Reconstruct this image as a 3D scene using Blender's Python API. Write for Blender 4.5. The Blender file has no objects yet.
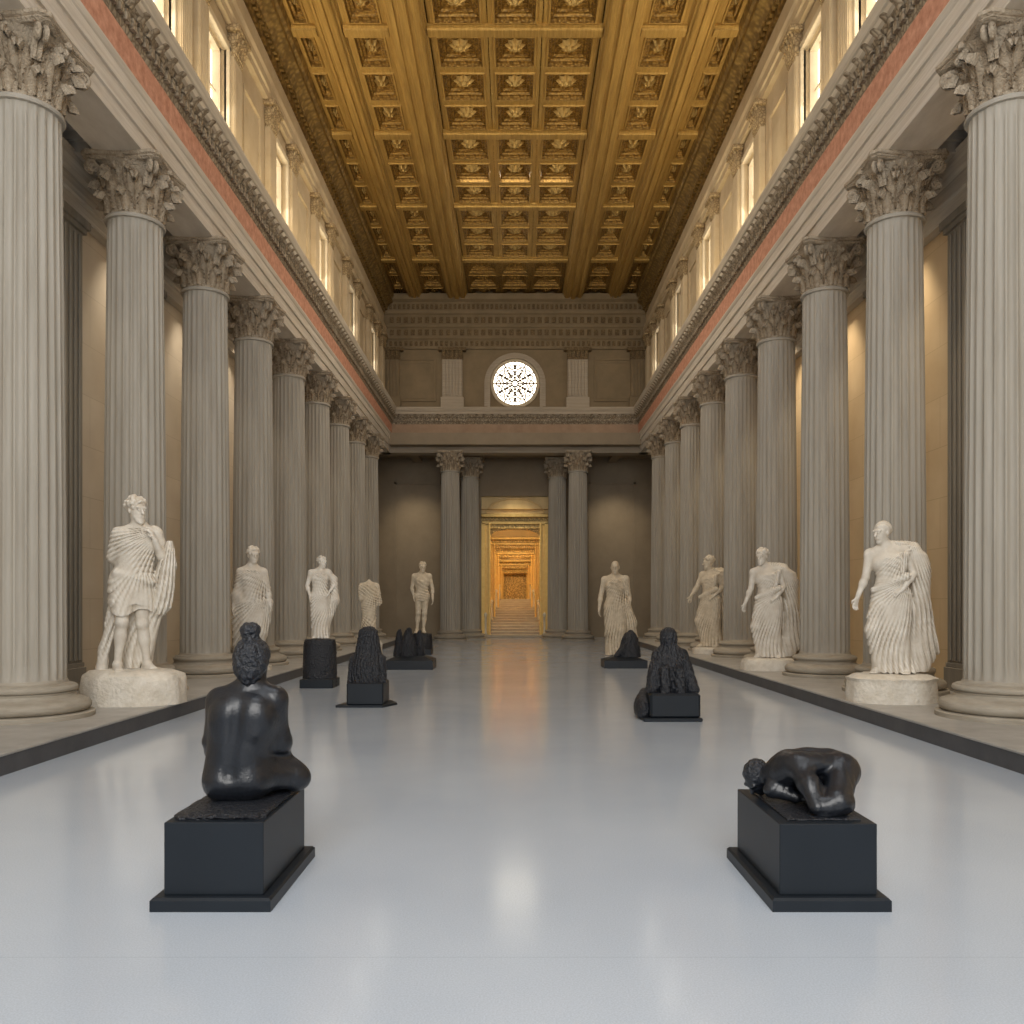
import bpy, math, random
import numpy as np
from mathutils import Vector, Matrix
random.seed(7)
PI = math.pi
scene = bpy.context.scene
COL = scene.collection

# ------------------------------------------------------------------ materials
MATS = {}
def nodes_of(name):
    m = bpy.data.materials.new(name); m.use_nodes = True
    nt = m.node_tree
    return m, nt, nt.nodes['Principled BSDF']

def ramp(nt, stops, fac):
    r = nt.nodes.new('ShaderNodeValToRGB')
    e = r.color_ramp.elements
    e[0].position, e[0].color = stops[0][0], (*stops[0][1], 1)
    e[1].position, e[1].color = stops[-1][0], (*stops[-1][1], 1)
    for p, c in stops[1:-1]:
        k = e.new(p); k.color = (*c, 1)
    nt.links.new(fac, r.inputs[0])
    return r.outputs[0]

def tex(nt, kind, scale, coord='Object', stretch=(1,1,1), **kw):
    tc = nt.nodes.new('ShaderNodeTexCoord')
    mp = nt.nodes.new('ShaderNodeMapping')
    mp.inputs['Scale'].default_value = stretch
    nt.links.new(tc.outputs[coord], mp.inputs[0])
    n = nt.nodes.new('ShaderNodeTex' + kind)
    n.inputs['Scale'].default_value = scale
    for k, v in kw.items():
        if k in n.inputs: n.inputs[k].default_value = v
        else: setattr(n, k, v)
    nt.links.new(mp.outputs[0], n.inputs['Vector'])
    return n

def bump(nt, bsdf, h, strength, dist=0.02):
    b = nt.nodes.new('ShaderNodeBump')
    b.inputs['Strength'].default_value = strength
    b.inputs['Distance'].default_value = dist
    nt.links.new(h, b.inputs['Height'])
    nt.links.new(b.outputs[0], bsdf.inputs['Normal'])

def stone(name, c1, c2, scale=3.0, rough=0.75, stretch=(1,1,1), bscale=30, bstr=0.25, bdist=0.01, carve=0, cavity_shade=0):
    m, nt, b = nodes_of(name)
    n = tex(nt, 'Noise', scale, stretch=stretch, Detail=6, Roughness=0.65)
    col = ramp(nt, [(0.3, c1), (0.7, c2)], n.outputs['Fac'])
    if carve:
        v = tex(nt, 'Voronoi', carve, feature='DISTANCE_TO_EDGE')
        mx = nt.nodes.new('ShaderNodeMix'); mx.data_type = 'RGBA'; mx.blend_type = 'MULTIPLY'
        mx.inputs['Factor'].default_value = 0.8
        cr = ramp(nt, [(0.0, (0.35,0.3,0.24)), (0.22, (1,1,1))], v.outputs['Distance'])
        nt.links.new(col, mx.inputs['A']); nt.links.new(cr, mx.inputs['B'])
        col = mx.outputs['Result']
        bump(nt, b, v.outputs['Distance'], 0.7, 0.03)
    else:
        n2 = tex(nt, 'Noise', bscale, stretch=stretch, Detail=4)
        bump(nt, b, n2.outputs['Fac'], bstr, bdist)
    if cavity_shade:                                               # shade painted into the colour of recesses, deepens folds
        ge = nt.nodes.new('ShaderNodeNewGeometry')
        mp = nt.nodes.new('ShaderNodeMix'); mp.data_type = 'RGBA'; mp.blend_type = 'MULTIPLY'; mp.inputs['Factor'].default_value = cavity_shade
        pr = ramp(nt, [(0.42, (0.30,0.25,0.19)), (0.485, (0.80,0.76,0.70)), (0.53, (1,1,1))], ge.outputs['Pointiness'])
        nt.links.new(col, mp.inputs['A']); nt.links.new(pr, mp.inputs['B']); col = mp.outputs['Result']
    nt.links.new(col, b.inputs['Base Color'])
    b.inputs['Roughness'].default_value = rough
    MATS[name] = m
    return m

shaft_m = stone('shaft_stone', (0.315,0.285,0.235), (0.415,0.385,0.33), 2.2, 0.7, stretch=(3,3,0.25), bscale=14, bstr=0.15)
base_m = stone('base_stone', (0.28,0.245,0.19), (0.41,0.37,0.305), 3, 0.75, stretch=(1,1,6), bscale=12, bstr=0.3)
cap_m = stone('capital_stone', (0.34,0.275,0.195), (0.55,0.46,0.345), 9, 0.8, bscale=38, bstr=1.0, bdist=0.05, cavity_shade=0.85)
entab_m = stone('entablature_stone', (0.50,0.44,0.36), (0.70,0.645,0.56), 2.5, 0.75, stretch=(1,0.3,8), bscale=14, bstr=0.3)
frieze_m = stone('coral_frieze', (0.40,0.165,0.095), (0.68,0.36,0.245), 7, 0.85, bscale=30, bstr=0.3)
carved_m = stone('carved_stone', (0.27,0.215,0.145), (0.44,0.37,0.27), 3, 0.8, carve=11)
cornice_m = stone('cornice_stone', (0.42,0.36,0.28), (0.62,0.56,0.46), 2.5, 0.75, stretch=(1,0.3,8), bscale=14, bstr=0.3)
upper_m = stone('clerestory_stone', (0.43,0.33,0.205), (0.55,0.45,0.30), 1.6, 0.75, bscale=20, bstr=0.15)
uppercap_m = stone('clerestory_capital', (0.35,0.25,0.13), (0.54,0.42,0.25), 5, 0.8, carve=13)
end_m = stone('end_wall_stone', (0.19,0.14,0.078), (0.255,0.19,0.11), 1.5, 0.8, bscale=20, bstr=0.15)  # colour darkened to stand in for light falling off at the far end
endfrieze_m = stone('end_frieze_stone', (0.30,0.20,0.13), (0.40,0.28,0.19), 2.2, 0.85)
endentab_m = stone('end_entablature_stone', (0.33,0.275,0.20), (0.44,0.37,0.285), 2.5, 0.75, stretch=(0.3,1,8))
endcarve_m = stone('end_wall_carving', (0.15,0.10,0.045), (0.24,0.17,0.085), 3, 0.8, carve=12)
porch_m = stone('porch_plaster', (0.24,0.19,0.13), (0.31,0.25,0.175), 0.8, 0.85, bscale=20, bstr=0.1)
soffit_m = stone('soffit_plaster', (0.36,0.33,0.29), (0.46,0.43,0.385), 1.2, 0.85, bscale=20, bstr=0.1)
plat_m = stone('platform_stone', (0.30,0.285,0.26), (0.44,0.425,0.395), 2.5, 0.45, stretch=(1,1,1), bscale=22, bstr=0.12)
kerb_m = stone('kerb_slate', (0.055,0.056,0.06), (0.085,0.085,0.09), 3, 0.5, bscale=30, bstr=0.1)
marble_m = stone('statue_marble', (0.66,0.60,0.51), (0.86,0.82,0.74), 6, 0.6, bscale=60, bstr=0.4, bdist=0.02, cavity_shade=0.9)
marblebase_m = stone('statue_base_marble', (0.60,0.54,0.44), (0.78,0.73,0.64), 7, 0.75, bscale=24, bstr=0.7, bdist=0.03)
creamst_m = stone('cream_statue_stone', (0.58,0.49,0.36), (0.82,0.73,0.58), 8, 0.7, bscale=45, bstr=0.6, bdist=0.03, cavity_shade=0.9)

def aisle_mat(name, c1, c2):
    m, nt, b = nodes_of(name)
    n = tex(nt, 'Noise', 1.2, Detail=6)
    col = ramp(nt, [(0.3, c1), (0.7, c2)], n.outputs['Fac'])
    tc = nt.nodes.new('ShaderNodeTexCoord'); sp = nt.nodes.new('ShaderNodeSeparateXYZ'); cb = nt.nodes.new('ShaderNodeCombineXYZ')
    nt.links.new(tc.outputs['Object'], sp.inputs[0])
    nt.links.new(sp.outputs['Y'], cb.inputs['X']); nt.links.new(sp.outputs['Z'], cb.inputs['Y'])
    br = nt.nodes.new('ShaderNodeTexBrick')
    nt.links.new(cb.outputs[0], br.inputs['Vector'])
    br.inputs['Scale'].default_value = 1.0
    br.inputs['Mortar Size'].default_value = 0.006
    br.inputs['Brick Width'].default_value = 1.5; br.inputs['Row Height'].default_value = 0.8
    br.inputs['Color1'].default_value = (1,1,1,1); br.inputs['Color2'].default_value = (0.93,0.92,0.9,1); br.inputs['Mortar'].default_value = (0.8,0.78,0.74,1)
    mx = nt.nodes.new('ShaderNodeMix'); mx.data_type = 'RGBA'; mx.blend_type = 'MULTIPLY'; mx.inputs['Factor'].default_value = 1
    nt.links.new(col, mx.inputs['A']); nt.links.new(br.outputs['Color'], mx.inputs['B'])
    nt.links.new(mx.outputs['Result'], b.inputs['Base Color'])
    b.inputs['Roughness'].default_value = 0.8
    return m
aisleL_m = aisle_mat('aisle_wall_tan', (0.56,0.47,0.35), (0.65,0.56,0.43))
aisleR_m = aisle_mat('aisle_wall_ochre', (0.62,0.46,0.27), (0.72,0.56,0.35))
pil_m = stone('aisle_pilaster_stone', (0.23,0.20,0.155), (0.31,0.275,0.22), 2, 0.8, stretch=(3,3,0.3), bscale=20, bstr=0.15)

def gold(name, c1, c2, metal=0.55, rough=0.42, carve=0, stretch=(1,1,1), bscale=40):
    m, nt, b = nodes_of(name)
    n = tex(nt, 'Noise', 5, stretch=stretch, Detail=8, Roughness=0.7)
    col = ramp(nt, [(0.3, c1), (0.68, c2)], n.outputs['Fac'])
    if carve:
        v = tex(nt, 'Voronoi', carve, feature='SMOOTH_F1')
        mx = nt.nodes.new('ShaderNodeMix'); mx.data_type = 'RGBA'; mx.blend_type = 'MULTIPLY'; mx.inputs['Factor'].default_value = 0.85
        cr = ramp(nt, [(0.1, (1.25,1.2,1.0)), (0.55, (0.45,0.38,0.26))], v.outputs['Distance'])
        nt.links.new(col, mx.inputs['A']); nt.links.new(cr, mx.inputs['B']); col = mx.outputs['Result']
        bump(nt, b, v.outputs['Distance'], 0.6, -0.03)
    else:
        n2 = tex(nt, 'Noise', bscale, stretch=stretch, Detail=5)
        bump(nt, b, n2.outputs['Fac'], 0.5, 0.02)
    nt.links.new(col, b.inputs['Base Color'])
    b.inputs['Metallic'].default_value = metal; b.inputs['Roughness'].default_value = rough
    MATS[name] = m
    return m
beam_m = gold('gilded_beam', (0.34,0.20,0.048), (0.60,0.39,0.115), stretch=(3,0.15,3))
coffer_m = gold('gilded_coffer', (0.26,0.15,0.034), (0.46,0.29,0.08), carve=18)
rosette_m = gold('gilded_rosette', (0.40,0.26,0.08), (0.60,0.43,0.17))
gcorn_m = gold('gilded_cornice', (0.27,0.175,0.06), (0.42,0.295,0.115), carve=9)
portal_m = gold('gilded_portal', (0.74,0.49,0.14), (0.90,0.64,0.23), metal=0.1, rough=0.45)
portalc_m = gold('gilded_portal_carving', (0.72,0.51,0.19), (0.88,0.68,0.32), metal=0.1, rough=0.5, carve=16)
corr_m = stone('corridor_ochre', (0.66,0.49,0.24), (0.80,0.62,0.33), 2, 0.7, stretch=(1,1,0.4))
stair_m = stone('stair_stone', (0.36,0.31,0.24), (0.46,0.40,0.32), 3, 0.7)
rail_m = stone('railing_stone', (0.62,0.55,0.42), (0.72,0.65,0.52), 3, 0.6)

def plain(name, col, rough, metal=0, spec=0.5, nscale=0, nstr=0, ndist=0.01, var=0.0):
    m, nt, b = nodes_of(name)
    n = tex(nt, 'Noise', nscale or 4, Detail=5)
    col2 = tuple(min(1, c * (1 + var)) for c in col); col1 = tuple(c * (1 - var) for c in col)
    nt.links.new(ramp(nt, [(0.3, col1), (0.7, col2)], n.outputs['Fac']), b.inputs['Base Color'])
    if nstr: bump(nt, b, n.outputs['Fac'], nstr, ndist)
    b.inputs['Roughness'].default_value = rough; b.inputs['Metallic'].default_value = metal
    b.inputs['Specular IOR Level'].default_value = spec
    return m
ped_m = plain('black_pedestal_paint', (0.0105,0.0145,0.020), 0.40, spec=0.35, var=0.12, nscale=2)
bronze_m = plain('dark_bronze', (0.0080,0.0100,0.0145), 0.33, metal=0.0, spec=0.6, nscale=55, nstr=0.30, ndist=0.008, var=0.3)
rough_bronze_m = plain('rough_dark_bronze', (0.0105,0.0130,0.0190), 0.38, metal=0.0, spec=0.6, nscale=42, nstr=1.0, ndist=0.03, var=0.5)

def floor_mat():
    m, nt, b = nodes_of('polished_floor')
    n = tex(nt, 'Noise', 0.5, Detail=4)
    col = ramp(nt, [(0.3, (0.46,0.515,0.59)), (0.7, (0.53,0.585,0.655))], n.outputs['Fac'])
    s = tex(nt, 'Noise', 130, Detail=2)
    mx = nt.nodes.new('ShaderNodeMix'); mx.data_type = 'RGBA'; mx.blend_type = 'MULTIPLY'; mx.inputs['Factor'].default_value = 0.35
    cr = ramp(nt, [(0.35, (0.72,0.72,0.72)), (0.65, (1.15,1.15,1.15))], s.outputs['Fac'])
    nt.links.new(col, mx.inputs['A']); nt.links.new(cr, mx.inputs['B'])
    br = tex(nt, 'Brick', 1.0)
    br.offset = 0.0
    br.inputs['Mortar Size'].default_value = 0.004; br.inputs['Mortar Smooth'].default_value = 0.5
    br.inputs['Brick Width'].default_value = 80.0; br.inputs['Row Height'].default_value = 80.0
    br.inputs['Vector'].links[0].from_node.inputs['Location'].default_value = (30, -3.62, 0)
    br.inputs['Color1'].default_value = (1,1,1,1); br.inputs['Color2'].default_value = (1,1,1,1); br.inputs['Mortar'].default_value = (0.85,0.86,0.87,1)
    m2 = nt.nodes.new('ShaderNodeMix'); m2.data_type = 'RGBA'; m2.blend_type = 'MULTIPLY'; m2.inputs['Factor'].default_value = 1
    nt.links.new(mx.outputs['Result'], m2.inputs['A']); nt.links.new(br.outputs['Color'], m2.inputs['B'])
    nt.links.new(m2.outputs['Result'], b.inputs['Base Color'])
    rr = nt.nodes.new('ShaderNodeMapRange')
    n3 = tex(nt, 'Noise', 2.5, Detail=4)
    nt.links.new(n3.outputs['Fac'], rr.inputs['Value'])
    rr.inputs['To Min'].default_value = 0.11; rr.inputs['To Max'].default_value = 0.17
    nt.links.new(rr.outputs[0], b.inputs['Roughness'])
    bump(nt, b, s.outputs['Fac'], 0.03, 0.002)
    b.inputs['Specular IOR Level'].default_value = 0.5
    return m
floor_m = floor_mat()

def glow(name, col, strength, tracery=0):
    m, nt, b = nodes_of(name)
    b.inputs['Base Color'].default_value = (0.8,0.8,0.8,1)
    b.inputs['Emission Strength'].default_value = strength
    n = tex(nt, 'Noise', 1.2, Detail=3)
    c1 = tuple(c * 0.8 for c in col)
    nt.links.new(ramp(nt, [(0.3, c1), (0.7, col)], n.outputs['Fac']), b.inputs['Emission Color'])
    return m
pane_m = glow('daylit_pane', (1.0,0.93,0.80), 3.2)
rose_m = glow('daylit_rose_glass', (1.0,0.90,0.72), 6.0)
frame_m = stone('window_frame_stone', (0.55,0.46,0.32), (0.66,0.57,0.42), 3, 0.7)

# ------------------------------------------------------------------ mesh builder
class MB:
    def __init__(s): s.v = []; s.f = []; s.n = 0
    def add(s, V, F):
        o = s.n
        s.v.extend([tuple(map(float, p)) for p in V]); s.n += len(V)
        s.f.extend([tuple(i + o for i in q) for q in F])
    def box(s, x0, x1, y0, y1, z0, z1):
        V = [(x0,y0,z0),(x1,y0,z0),(x1,y1,z0),(x0,y1,z0),(x0,y0,z1),(x1,y0,z1),(x1,y1,z1),(x0,y1,z1)]
        s.add(V, [(0,3,2,1),(4,5,6,7),(0,1,5,4),(1,2,6,5),(2,3,7,6),(3,0,4,7)])
    def bbox(s, x0, x1, y0, y1, z0, z1, b=0.02):            # box with chamfered edges
        xs, ys, zs = (x0,x1), (y0,y1), (z0,z1)
        V = []; idx = {}
        for i in (0,1):
            for j in (0,1):
                for k in (0,1):
                    for a in range(3):
                        p = [xs[i], ys[j], zs[k]]
                        sg = [b if t == 0 else -b for t in (i,j,k)]
                        for q in range(3):
                            if q != a: p[q] += sg[q]
                        idx[(i,j,k,a)] = len(V); V.append(p)
        F = []
        for a in range(3):
            o = [q for q in range(3) if q != a]
            for t in (0,1):
                c = []
                for (m, n) in ((0,0),(1,0),(1,1),(0,1)):
                    k = [0,0,0]; k[a] = t; k[o[0]] = m; k[o[1]] = n
                    c.append(idx[(*k, a)])
                F.append(c)
        for a in range(3):
            o = [q for q in range(3) if q != a]
            for m in (0,1):
                for n in (0,1):
                    c = []
                    k = [0,0,0]; k[o[0]] = m; k[o[1]] = n
                    k[a] = 0; c += [idx[(*k, o[0])], idx[(*k, o[1])]]
                    k[a] = 1; c += [idx[(*k, o[1])], idx[(*k, o[0])]]
                    F.append(c)
        for i in (0,1):
            for j in (0,1):
                for k in (0,1): F.append([idx[(i,j,k,a)] for a in range(3)])
        s.add(V, F)
    def prism(s, pts, y0, y1, axis='y', flip=1):            # closed profile (a, z) swept along an axis
        n = len(pts)
        if axis == 'y': V = [(flip*a, y0, z) for a, z in pts] + [(flip*a, y1, z) for a, z in pts]
        else: V = [(y0, a, z) for a, z in pts] + [(y1, a, z) for a, z in pts]
        F = [(i, (i+1) % n, n + (i+1) % n, n + i) for i in range(n)]
        F += [tuple(range(n)), tuple(range(2*n-1, n-1, -1))]
        s.add(V, F)
    def lathe(s, prof, seg=32, c=(0,0,0), close=True):
        V = []; F = []; m = len(prof)
        for i in range(seg):
            a = 2*PI*i/seg
            for r, z in prof: V.append((c[0] + r*math.cos(a), c[1] + r*math.sin(a), c[2] + z))
        for i in range(seg):
            j = (i+1) % seg
            for k in range(m-1): F.append((i*m+k, j*m+k, j*m+k+1, i*m+k+1))
        if close:
            F.append(tuple(i*m for i in range(seg))[::-1]); F.append(tuple(i*m+m-1 for i in range(seg)))
        s.add(V, F)
    def tube(s, pts, r, seg=8):
        pts = [Vector(p) for p in pts]; rings = []
        rr = r if isinstance(r, (list, tuple)) else [r]*len(pts)
        V = []; F = []
        for i, p in enumerate(pts):
            t = (pts[min(i+1, len(pts)-1)] - pts[max(i-1, 0)]).normalized()
            u = t.orthogonal().normalized() if i == 0 else (u - t * u.dot(t)).normalized()
            w = t.cross(u)
            for k in range(seg):
                a = 2*PI*k/seg
                V.append(p + rr[i]*(math.cos(a)*u + math.sin(a)*w))
        for i in range(len(pts)-1):
            for k in range(seg):
                l = (k+1) % seg
                F.append((i*seg+k, i*seg+l, (i+1)*seg+l, (i+1)*seg+k))
        F.append(tuple(range(seg))[::-1]); F.append(tuple(range((len(pts)-1)*seg, len(pts)*seg)))
        s.add(V, F)
    def grid(s, P):                                          # P[i][j] points
        n, m = len(P), len(P[0])
        V = [p for r in P for p in r]
        F = [(i*m+j, i*m+j+1, (i+1)*m+j+1, (i+1)*m+j) for i in range(n-1) for j in range(m-1)]
        s.add(V, F)
    def mesh(s, name, mat, smooth=False, angle=None):
        me = bpy.data.meshes.new(name)
        me.from_pydata(s.v, [], s.f); me.validate(); me.update()
        import bmesh
        bm = bmesh.new(); bm.from_mesh(me); bmesh.ops.recalc_face_normals(bm, faces=bm.faces); bm.to_mesh(me); bm.free()
        me.materials.append(mat)
        if smooth:
            me.polygons.foreach_set('use_smooth', [True]*len(me.polygons))
            if angle: me.set_sharp_from_angle(angle=math.radians(angle))
        return me
    def build(s, name, mat, parent=None, smooth=False, angle=None, kind=None):
        return link(name, s.mesh(name, mat, smooth, angle), parent, kind)

def link(name, me, parent=None, kind=None, loc=(0,0,0)):
    o = bpy.data.objects.new(name, me); COL.objects.link(o); o.location = loc
    if parent is not None: o.parent = parent
    if kind: o['kind'] = kind
    return o
def thing(name, label, cat, loc=(0,0,0), group=None):
    o = bpy.data.objects.new(name, None); COL.objects.link(o); o.location = loc; o.empty_display_size = 0.1
    o['label'] = label; o['category'] = cat; o['kind'] = 'thing'
    if group: o['group'] = group
    return o
def struct(name, loc=(0,0,0)):
    o = bpy.data.objects.new(name, None); COL.objects.link(o); o.location = loc; o['kind'] = 'structure'; o.empty_display_size = 0.1
    return o
def rt(P, seg=0): return P

# ------------------------------------------------------------------ key dimensions
F_PX, HOR, CX, CAMH = 850.0, 605.0, 515.0, 1.5
PLX = 4.5                       # platform edge
PZ = 0.20                       # platform top
XC = 5.7                        # column axis
COLY = [9.88 + 2.883*k for k in range(9)]
SOF = 8.05                      # underside of the entablature
WX = 6.75                       # aisle wall
UX = 5.75                       # clerestory wall
YE = 37.0                       # end wall
Y0 = -1.0                       # hall starts behind the camera

# ------------------------------------------------------------------ floor, platforms
fl = MB(); fl.box(-7.2, 7.2, -6, 40.2, -0.3, 0.0)
fl.build('floor', floor_m, kind='structure')
for sd, nm in ((-1, 'left'), (1, 'right')):
    k = MB()
    a, b = sorted((sd*PLX, sd*(PLX+0.05))); k.box(a, b, Y0, 34.6, 0, PZ-0.02)
    k.build('baseboard_'+nm, kerb_m, kind='structure')
    m = MB()
    a, b = sorted((sd*(PLX-0.012), sd*7.0)); m.bbox(a, b, Y0, 34.62, PZ-0.03, PZ, 0.008)
    a, b = sorted((sd*(PLX+0.05), sd*7.0)); m.box(a, b, Y0, 34.6, 0, PZ-0.03)
    m.build('floor_platform_'+nm, plat_m, kind='structure')

# ------------------------------------------------------------------ columns
def shaft_mesh(z0, z1, rb=0.44, rt_=0.385, nfl=24, per=6):
    mb = MB(); lv = [0, 0.008, 0.03, 0.33, 0.66, 0.965, 0.985, 1.0]
    P = []
    for t in lv:
        R = rb + (rt_-rb)*(t**1.6); z = z0 + (z1-z0)*t
        dep = 0.0 if t in (0, 1.0) else (0.02 if t in (0.008, 0.985) else 0.032)
        row = []
        for i in range(nfl*per):
            u = (i % per)/per
            d = 0 if u < 0.17 else dep*math.sin(PI*(u-0.17)/0.83)**0.7
            a = 2*PI*i/(nfl*per)
            row.append(((R-d)*math.cos(a), (R-d)*math.sin(a), z))
        row.append(row[0]); P.append(row)
    mb.grid(P)
    mb.lathe([(rt_+0.0, z1-0.03), (rt_+0.035, z1-0.025), (rt_+0.045, z1), (rt_+0.03, z1+0.03), (rt_-0.02, z1+0.035)], 48)
    return mb.mesh('shaft', shaft_m, True, 40)
def base_mesh():
    mb = MB()
    pr = [(0.74,0.0),(0.745,0.05),(0.735,0.06)]
    def torus(r, zc, h, n=7):
        return [(r + h*math.cos(a), zc + h*math.sin(a)) for a in [(-PI/2 + PI*i/n) for i in range(n+1)]]
    pr += torus(0.635, 0.135, 0.07) + [(0.62,0.215),(0.575,0.225)]
    pr += [(0.545,0.245),(0.535,0.27),(0.545,0.295)] + torus(0.52, 0.335, 0.04) + [(0.52,0.38),(0.49,0.385),(0.46,0.40),(0.445,0.43),(0.43,0.435)]
    mb.lathe(pr, 64)
    return mb.mesh('base', base_m, True, 35)
def leaf(mb, a, r0, z0, h, w, out, curl):
    P = []
    n, m = 18, 9
    for i in range(n+1):
        t = i/n
        rad = r0 + 0.02 + out*(t**2.2)
        z = z0 + h*min(t, 0.86)/0.86
        if t > 0.8:
            q = (t-0.8)/0.2
            z = z0 + h*(0.8/0.86) + h*0.10*math.sin(q*PI*0.95) - curl*q*q
            rad += 0.05*q
        ww = w*(0.75 + 0.45*math.sin(PI*min(1, t*0.95)))*math.sqrt(max(0.02, 1 - (max(0, t-0.62)/0.39)**2))
        ww *= 1 + 0.13*math.cos(t*2*PI*5)                       # serrated lobes
        row = []
        for j in range(m):
            s = (j/(m-1)-0.5)*2
            rr = rad - 0.05*abs(s)**1.5 + 0.022*math.cos(s*PI*3)
            b = a + s*ww/max(rad, 0.1)
            row.append((rr*math.cos(b), rr*math.sin(b), z - 0.02*abs(s)))
        P.append(row)
    mb.grid(P)
    Q = [[(x*0.94, y*0.94, z-0.005) for x, y, z in r] for r in P]
    mb.grid(Q)
def volute(mb, a, r0, z0, r1, z1, size, rad=0.028, turns=1.5):
    pts = []
    ca, sa = math.cos(a), math.sin(a)
    for i in range(7):
        t = i/6; r = r0+(r1-r0)*t**1.3; z = z0+(z1-z0)*t**0.8
        pts.append((r, z))
    for i in range(1, int(10*turns)+1):
        th = PI/2 - 2*PI*i/10; s = size*(1 - i/(10*turns+2))
        pts.append((r1 + s*math.cos(th)*1.0, z1 - size + s*math.sin(th)))
    mb.tube([(r*ca, r*sa, z) for r, z in pts], [rad*(1.2 if i < 7 else 1.0) for i in range(len(pts))], 6)
def capital_mesh(H=0.83, R=0.385):
    mb = MB()
    mb.lathe([(R-0.01,0),(R+0.005,0.05),(R+0.01,0.35*H),(R+0.03,0.6*H),(R+0.09,0.82*H),(R+0.13,0.87*H),(R+0.1,0.88*H)], 32)
    for k in range(8): leaf(mb, 2*PI*k/8, R, 0.03, 0.36*H, 0.135, 0.13, 0.09)
    for k in range(8): leaf(mb, 2*PI*(k+0.5)/8, R+0.005, 0.06, 0.60*H, 0.135, 0.17, 0.10)
    for k in range(8): leaf(mb, 2*PI*(k+0.25)/8+0.2*(k % 2), R+0.03, 0.42*H, 0.34*H, 0.085, 0.14, 0.06)
    for k in range(4):
        a = PI/4 + k*PI/2
        volute(mb, a-0.06, R+0.05, 0.5*H, 0.62, 0.86*H, 0.085); volute(mb, a+0.06, R+0.05, 0.5*H, 0.62, 0.86*H, 0.085)
        volute(mb, k*PI/2-0.14, R+0.03, 0.55*H, 0.50, 0.82*H, 0.05, 0.02); volute(mb, k*PI/2+0.14, R+0.03, 0.55*H, 0.50, 0.82*H, 0.05, 0.02)
        mb.lathe([(0.0,-0.05),(0.05,-0.03),(0.06,0.01),(0.03,0.05),(0,0.06)], 8, (0.50*math.cos(k*PI/2), 0.50*math.sin(k*PI/2), 0.92*H), False)
    # abacus with concave sides
    def ring(sc, z):
        out = []
        for k in range(4):
            a0 = PI/4 + k*PI/2
            p0 = Vector((math.cos(a0-0.09), math.sin(a0-0.09)))*0.75*sc; p1 = Vector((math.cos(a0+0.09), math.sin(a0+0.09)))*0.75*sc
            a1 = a0 + PI/2; p2 = Vector((math.cos(a1-0.09), math.sin(a1-0.09)))*0.75*sc
            out += [p0, p1]
            for i in range(1, 8):
                t = i/8; q = p1.lerp(p2, t); q *= 1 - 0.10*math.sin(PI*t)
                out.append(q)
        return [(p.x, p.y, z) for p in out]
    R_ = [ring(0.90, 0.87*H), ring(0.97, 0.90*H), ring(0.95, 0.93*H), ring(1.0, 0.95*H), ring(1.0, H)]
    R_ = [r + [r[0]] for r in R_]
    mb.grid(R_)
    mb.add(R_[0][:-1], [tuple(range(len(R_[0])-1))]); mb.add(R_[-1][:-1], [tuple(range(len(R_[0])-1))])
    return mb.mesh('capital', cap_m, True, 50)
BASE_ME, CAP_ME = base_mesh(), capital_mesh()
SH_SIDE = shaft_mesh(0.43, SOF-PZ-0.83-0.03)
SH_END = shaft_mesh(0.43, SOF-0.83-0.03)
SH_IN = SH_END
ORD = ['first', 'second', 'third', 'fourth', 'fifth', 'sixth', 'seventh', 'eighth', 'ninth']
def column(loc, sh, h, label, group):
    t = thing('fluted_column', label, 'column', loc, group)
    link('base', BASE_ME, t); link('shaft', sh, t); link('capital', CAP_ME, t, loc=(0,0,h-0.83))
    return t
for sd, who in ((-1, "on the topknot bronze's side"), (1, "on the curled-up bronze's side")):
    extra = ['the largest', '', '', '', '', '', '', '', 'by the porch']
    for k, y in enumerate(COLY):
        lb = f'{ORD[k]} fluted stone column of the row {who}' + (f', {extra[k]}' if extra[k] else '')
        column((sd*XC, y, PZ), SH_SIDE, SOF-PZ, lb, 'fluted columns of the side colonnades')
for x, y, lb in ((-2.78, 36.5, 'outer column of the porch pair beside the slim armed nude statue'), (-2.03, 38.2, 'inner rear column of the porch pair next to the stairs, slim nude statue side'),
                 (2.70, 36.5, 'outer column of the porch pair beside the long-robed bald statue'), (1.90, 38.2, 'inner rear column of the porch pair next to the stairs, long-robed statue side')):
    column((x, y, 0), SH_END, SOF, lb, 'paired columns of the end porch')

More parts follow.
